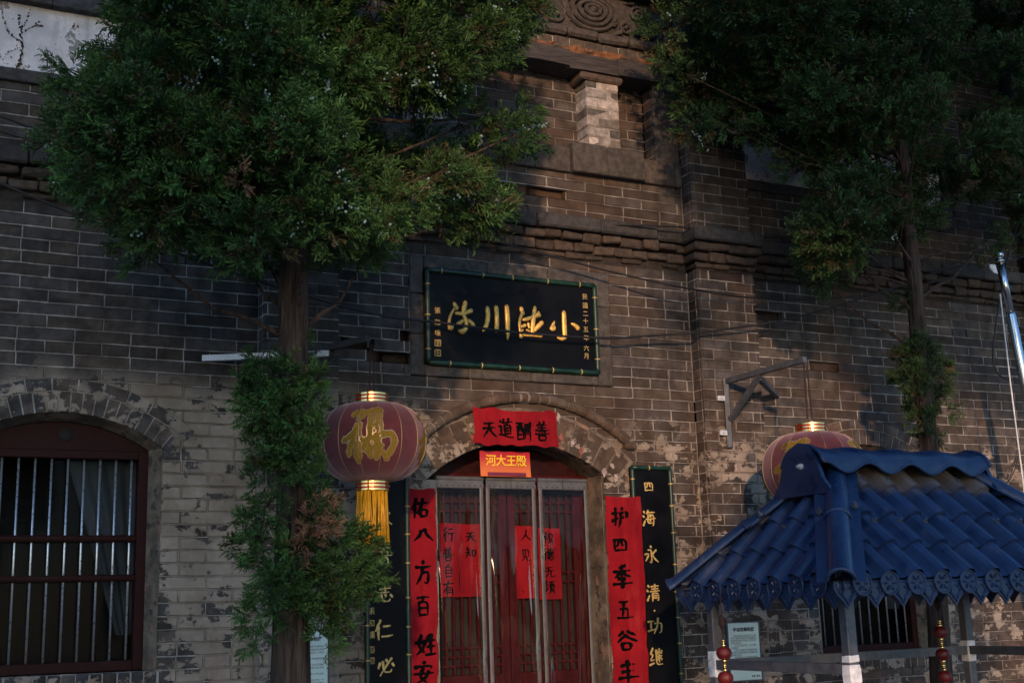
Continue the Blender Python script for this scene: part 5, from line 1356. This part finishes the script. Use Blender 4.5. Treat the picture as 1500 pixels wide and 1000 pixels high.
xR = [(985,100,-.75,.09), (975,40,-.75,.12), (1020,185,-.7,.1), (1055,180,-.7,.08), (1110,195,-.8,.08), (1215,395,-.6,.1), (1210,350,-.6,.12), (1235,310,-.6,.12), (1190,390,-.6,.06), (1250,395,-.6,.08), (1205,320,-.6,.11), (1220,370,-.62,.11), (1240,350,-.6,.1), (1200,405,-.6,.07), (1228,415,-.6,.05), (1195,365,-.6,.08), (1350,320,-.8,.12), (1320,335,-.8,.09), (1300,330,-.85,.08), (1160,245,-.8,.08), (1450,345,-.7,.07), (1490,345,-.7,.09), (1435,365,-.7,.04)]
lowR = [(x, y, random.uniform(-.1, .08), r) for x, y, r in ((1330,528,.07), (1350,520,.08), (1372,535,.08), (1340,555,.09), (1368,560,.07), (1322,548,.06), (1350,590,.08), (1375,580,.06), (1352,615,.07), (1362,640,.05), (1330,435,.04), (1322,445,.03), (1345,505,.05), (1390,600,.03))]
rb_, rtop = at(1375, 990, -.8), at(1335, 250, -.8)
juniper('slender juniper behind the blue kiosk roof with dark drooping crown', rt.x, -.8, [(rt.x-.02, -.8, 0), (rb_.x+.02, -.8, 1.1), (rt.x, -.8, 2.6), (rt.x+.02, -.8, 4.1), (rt.x+.03, -.8, 6.0)], [.09, .072, .061, .054, .035],
    polyR, .55, 230, 88, xR, (.032, .072, .021), .2, 110, lowR, (.085, .16), (.14, .24))

# ------------------------------------------------------------------ unseen house added behind the camera to shade the left of the wall
CH = thing('added_shade_house', 'tall plain unseen house added behind the viewer to shade the left of the wall', 'building', (-26, -35, 0))
b = MB(); b.box(-36, -17.3, -40, -30, 0, 13.2); b.build('wall', M['wallpaint'], CH)
b = MB(); b.box(-36.3, -17.0, -40.3, -29.7, 13.2, 13.6); b.build('flat_roof', M['rooftile'], CH)
for x in (-34, -31, -28, -25, -22, -19.5):
    for z in (1.2, 4.8, 8.6): b = MB(); b.box(x, x+1.3, -30.0, -29.95, z, z+1.7); b.build('window', M['dark'], CH)
CT = thing('added_shade_tree', 'leafy unseen juniper added behind the viewer to shade the kiosk and upper wall', 'tree', (1.3, -10.6, 0))  # unseen tree, shaped to throw shade on the kiosk and upper right wall
trunk_mesh(CT, [(1.3, -10.6, 0), (1.5, -10.8, 8.6)], [.16, .05])
cc, cr_ = [], []
for i in range(90):
    d = rng.normal(size=3); d /= np.linalg.norm(d); cc.append(np.array([.75, -10.6, 3.5])+d*np.array([1.4, .7, .62])*random.uniform(.2, 1)); cr_.append(random.uniform(.2, .3))
for i in range(240):      # high crown, placed to shade the upper right of the wall
    q = rng.uniform(-1, 1, 3); q = q*np.array([2.1, 1.0, 1.75]); cc.append(np.array([2.08, -10.9, 7.1])+q+np.array([0, 0, -.14*(q[0]+.0)])); cr_.append(random.uniform(.28, .42))
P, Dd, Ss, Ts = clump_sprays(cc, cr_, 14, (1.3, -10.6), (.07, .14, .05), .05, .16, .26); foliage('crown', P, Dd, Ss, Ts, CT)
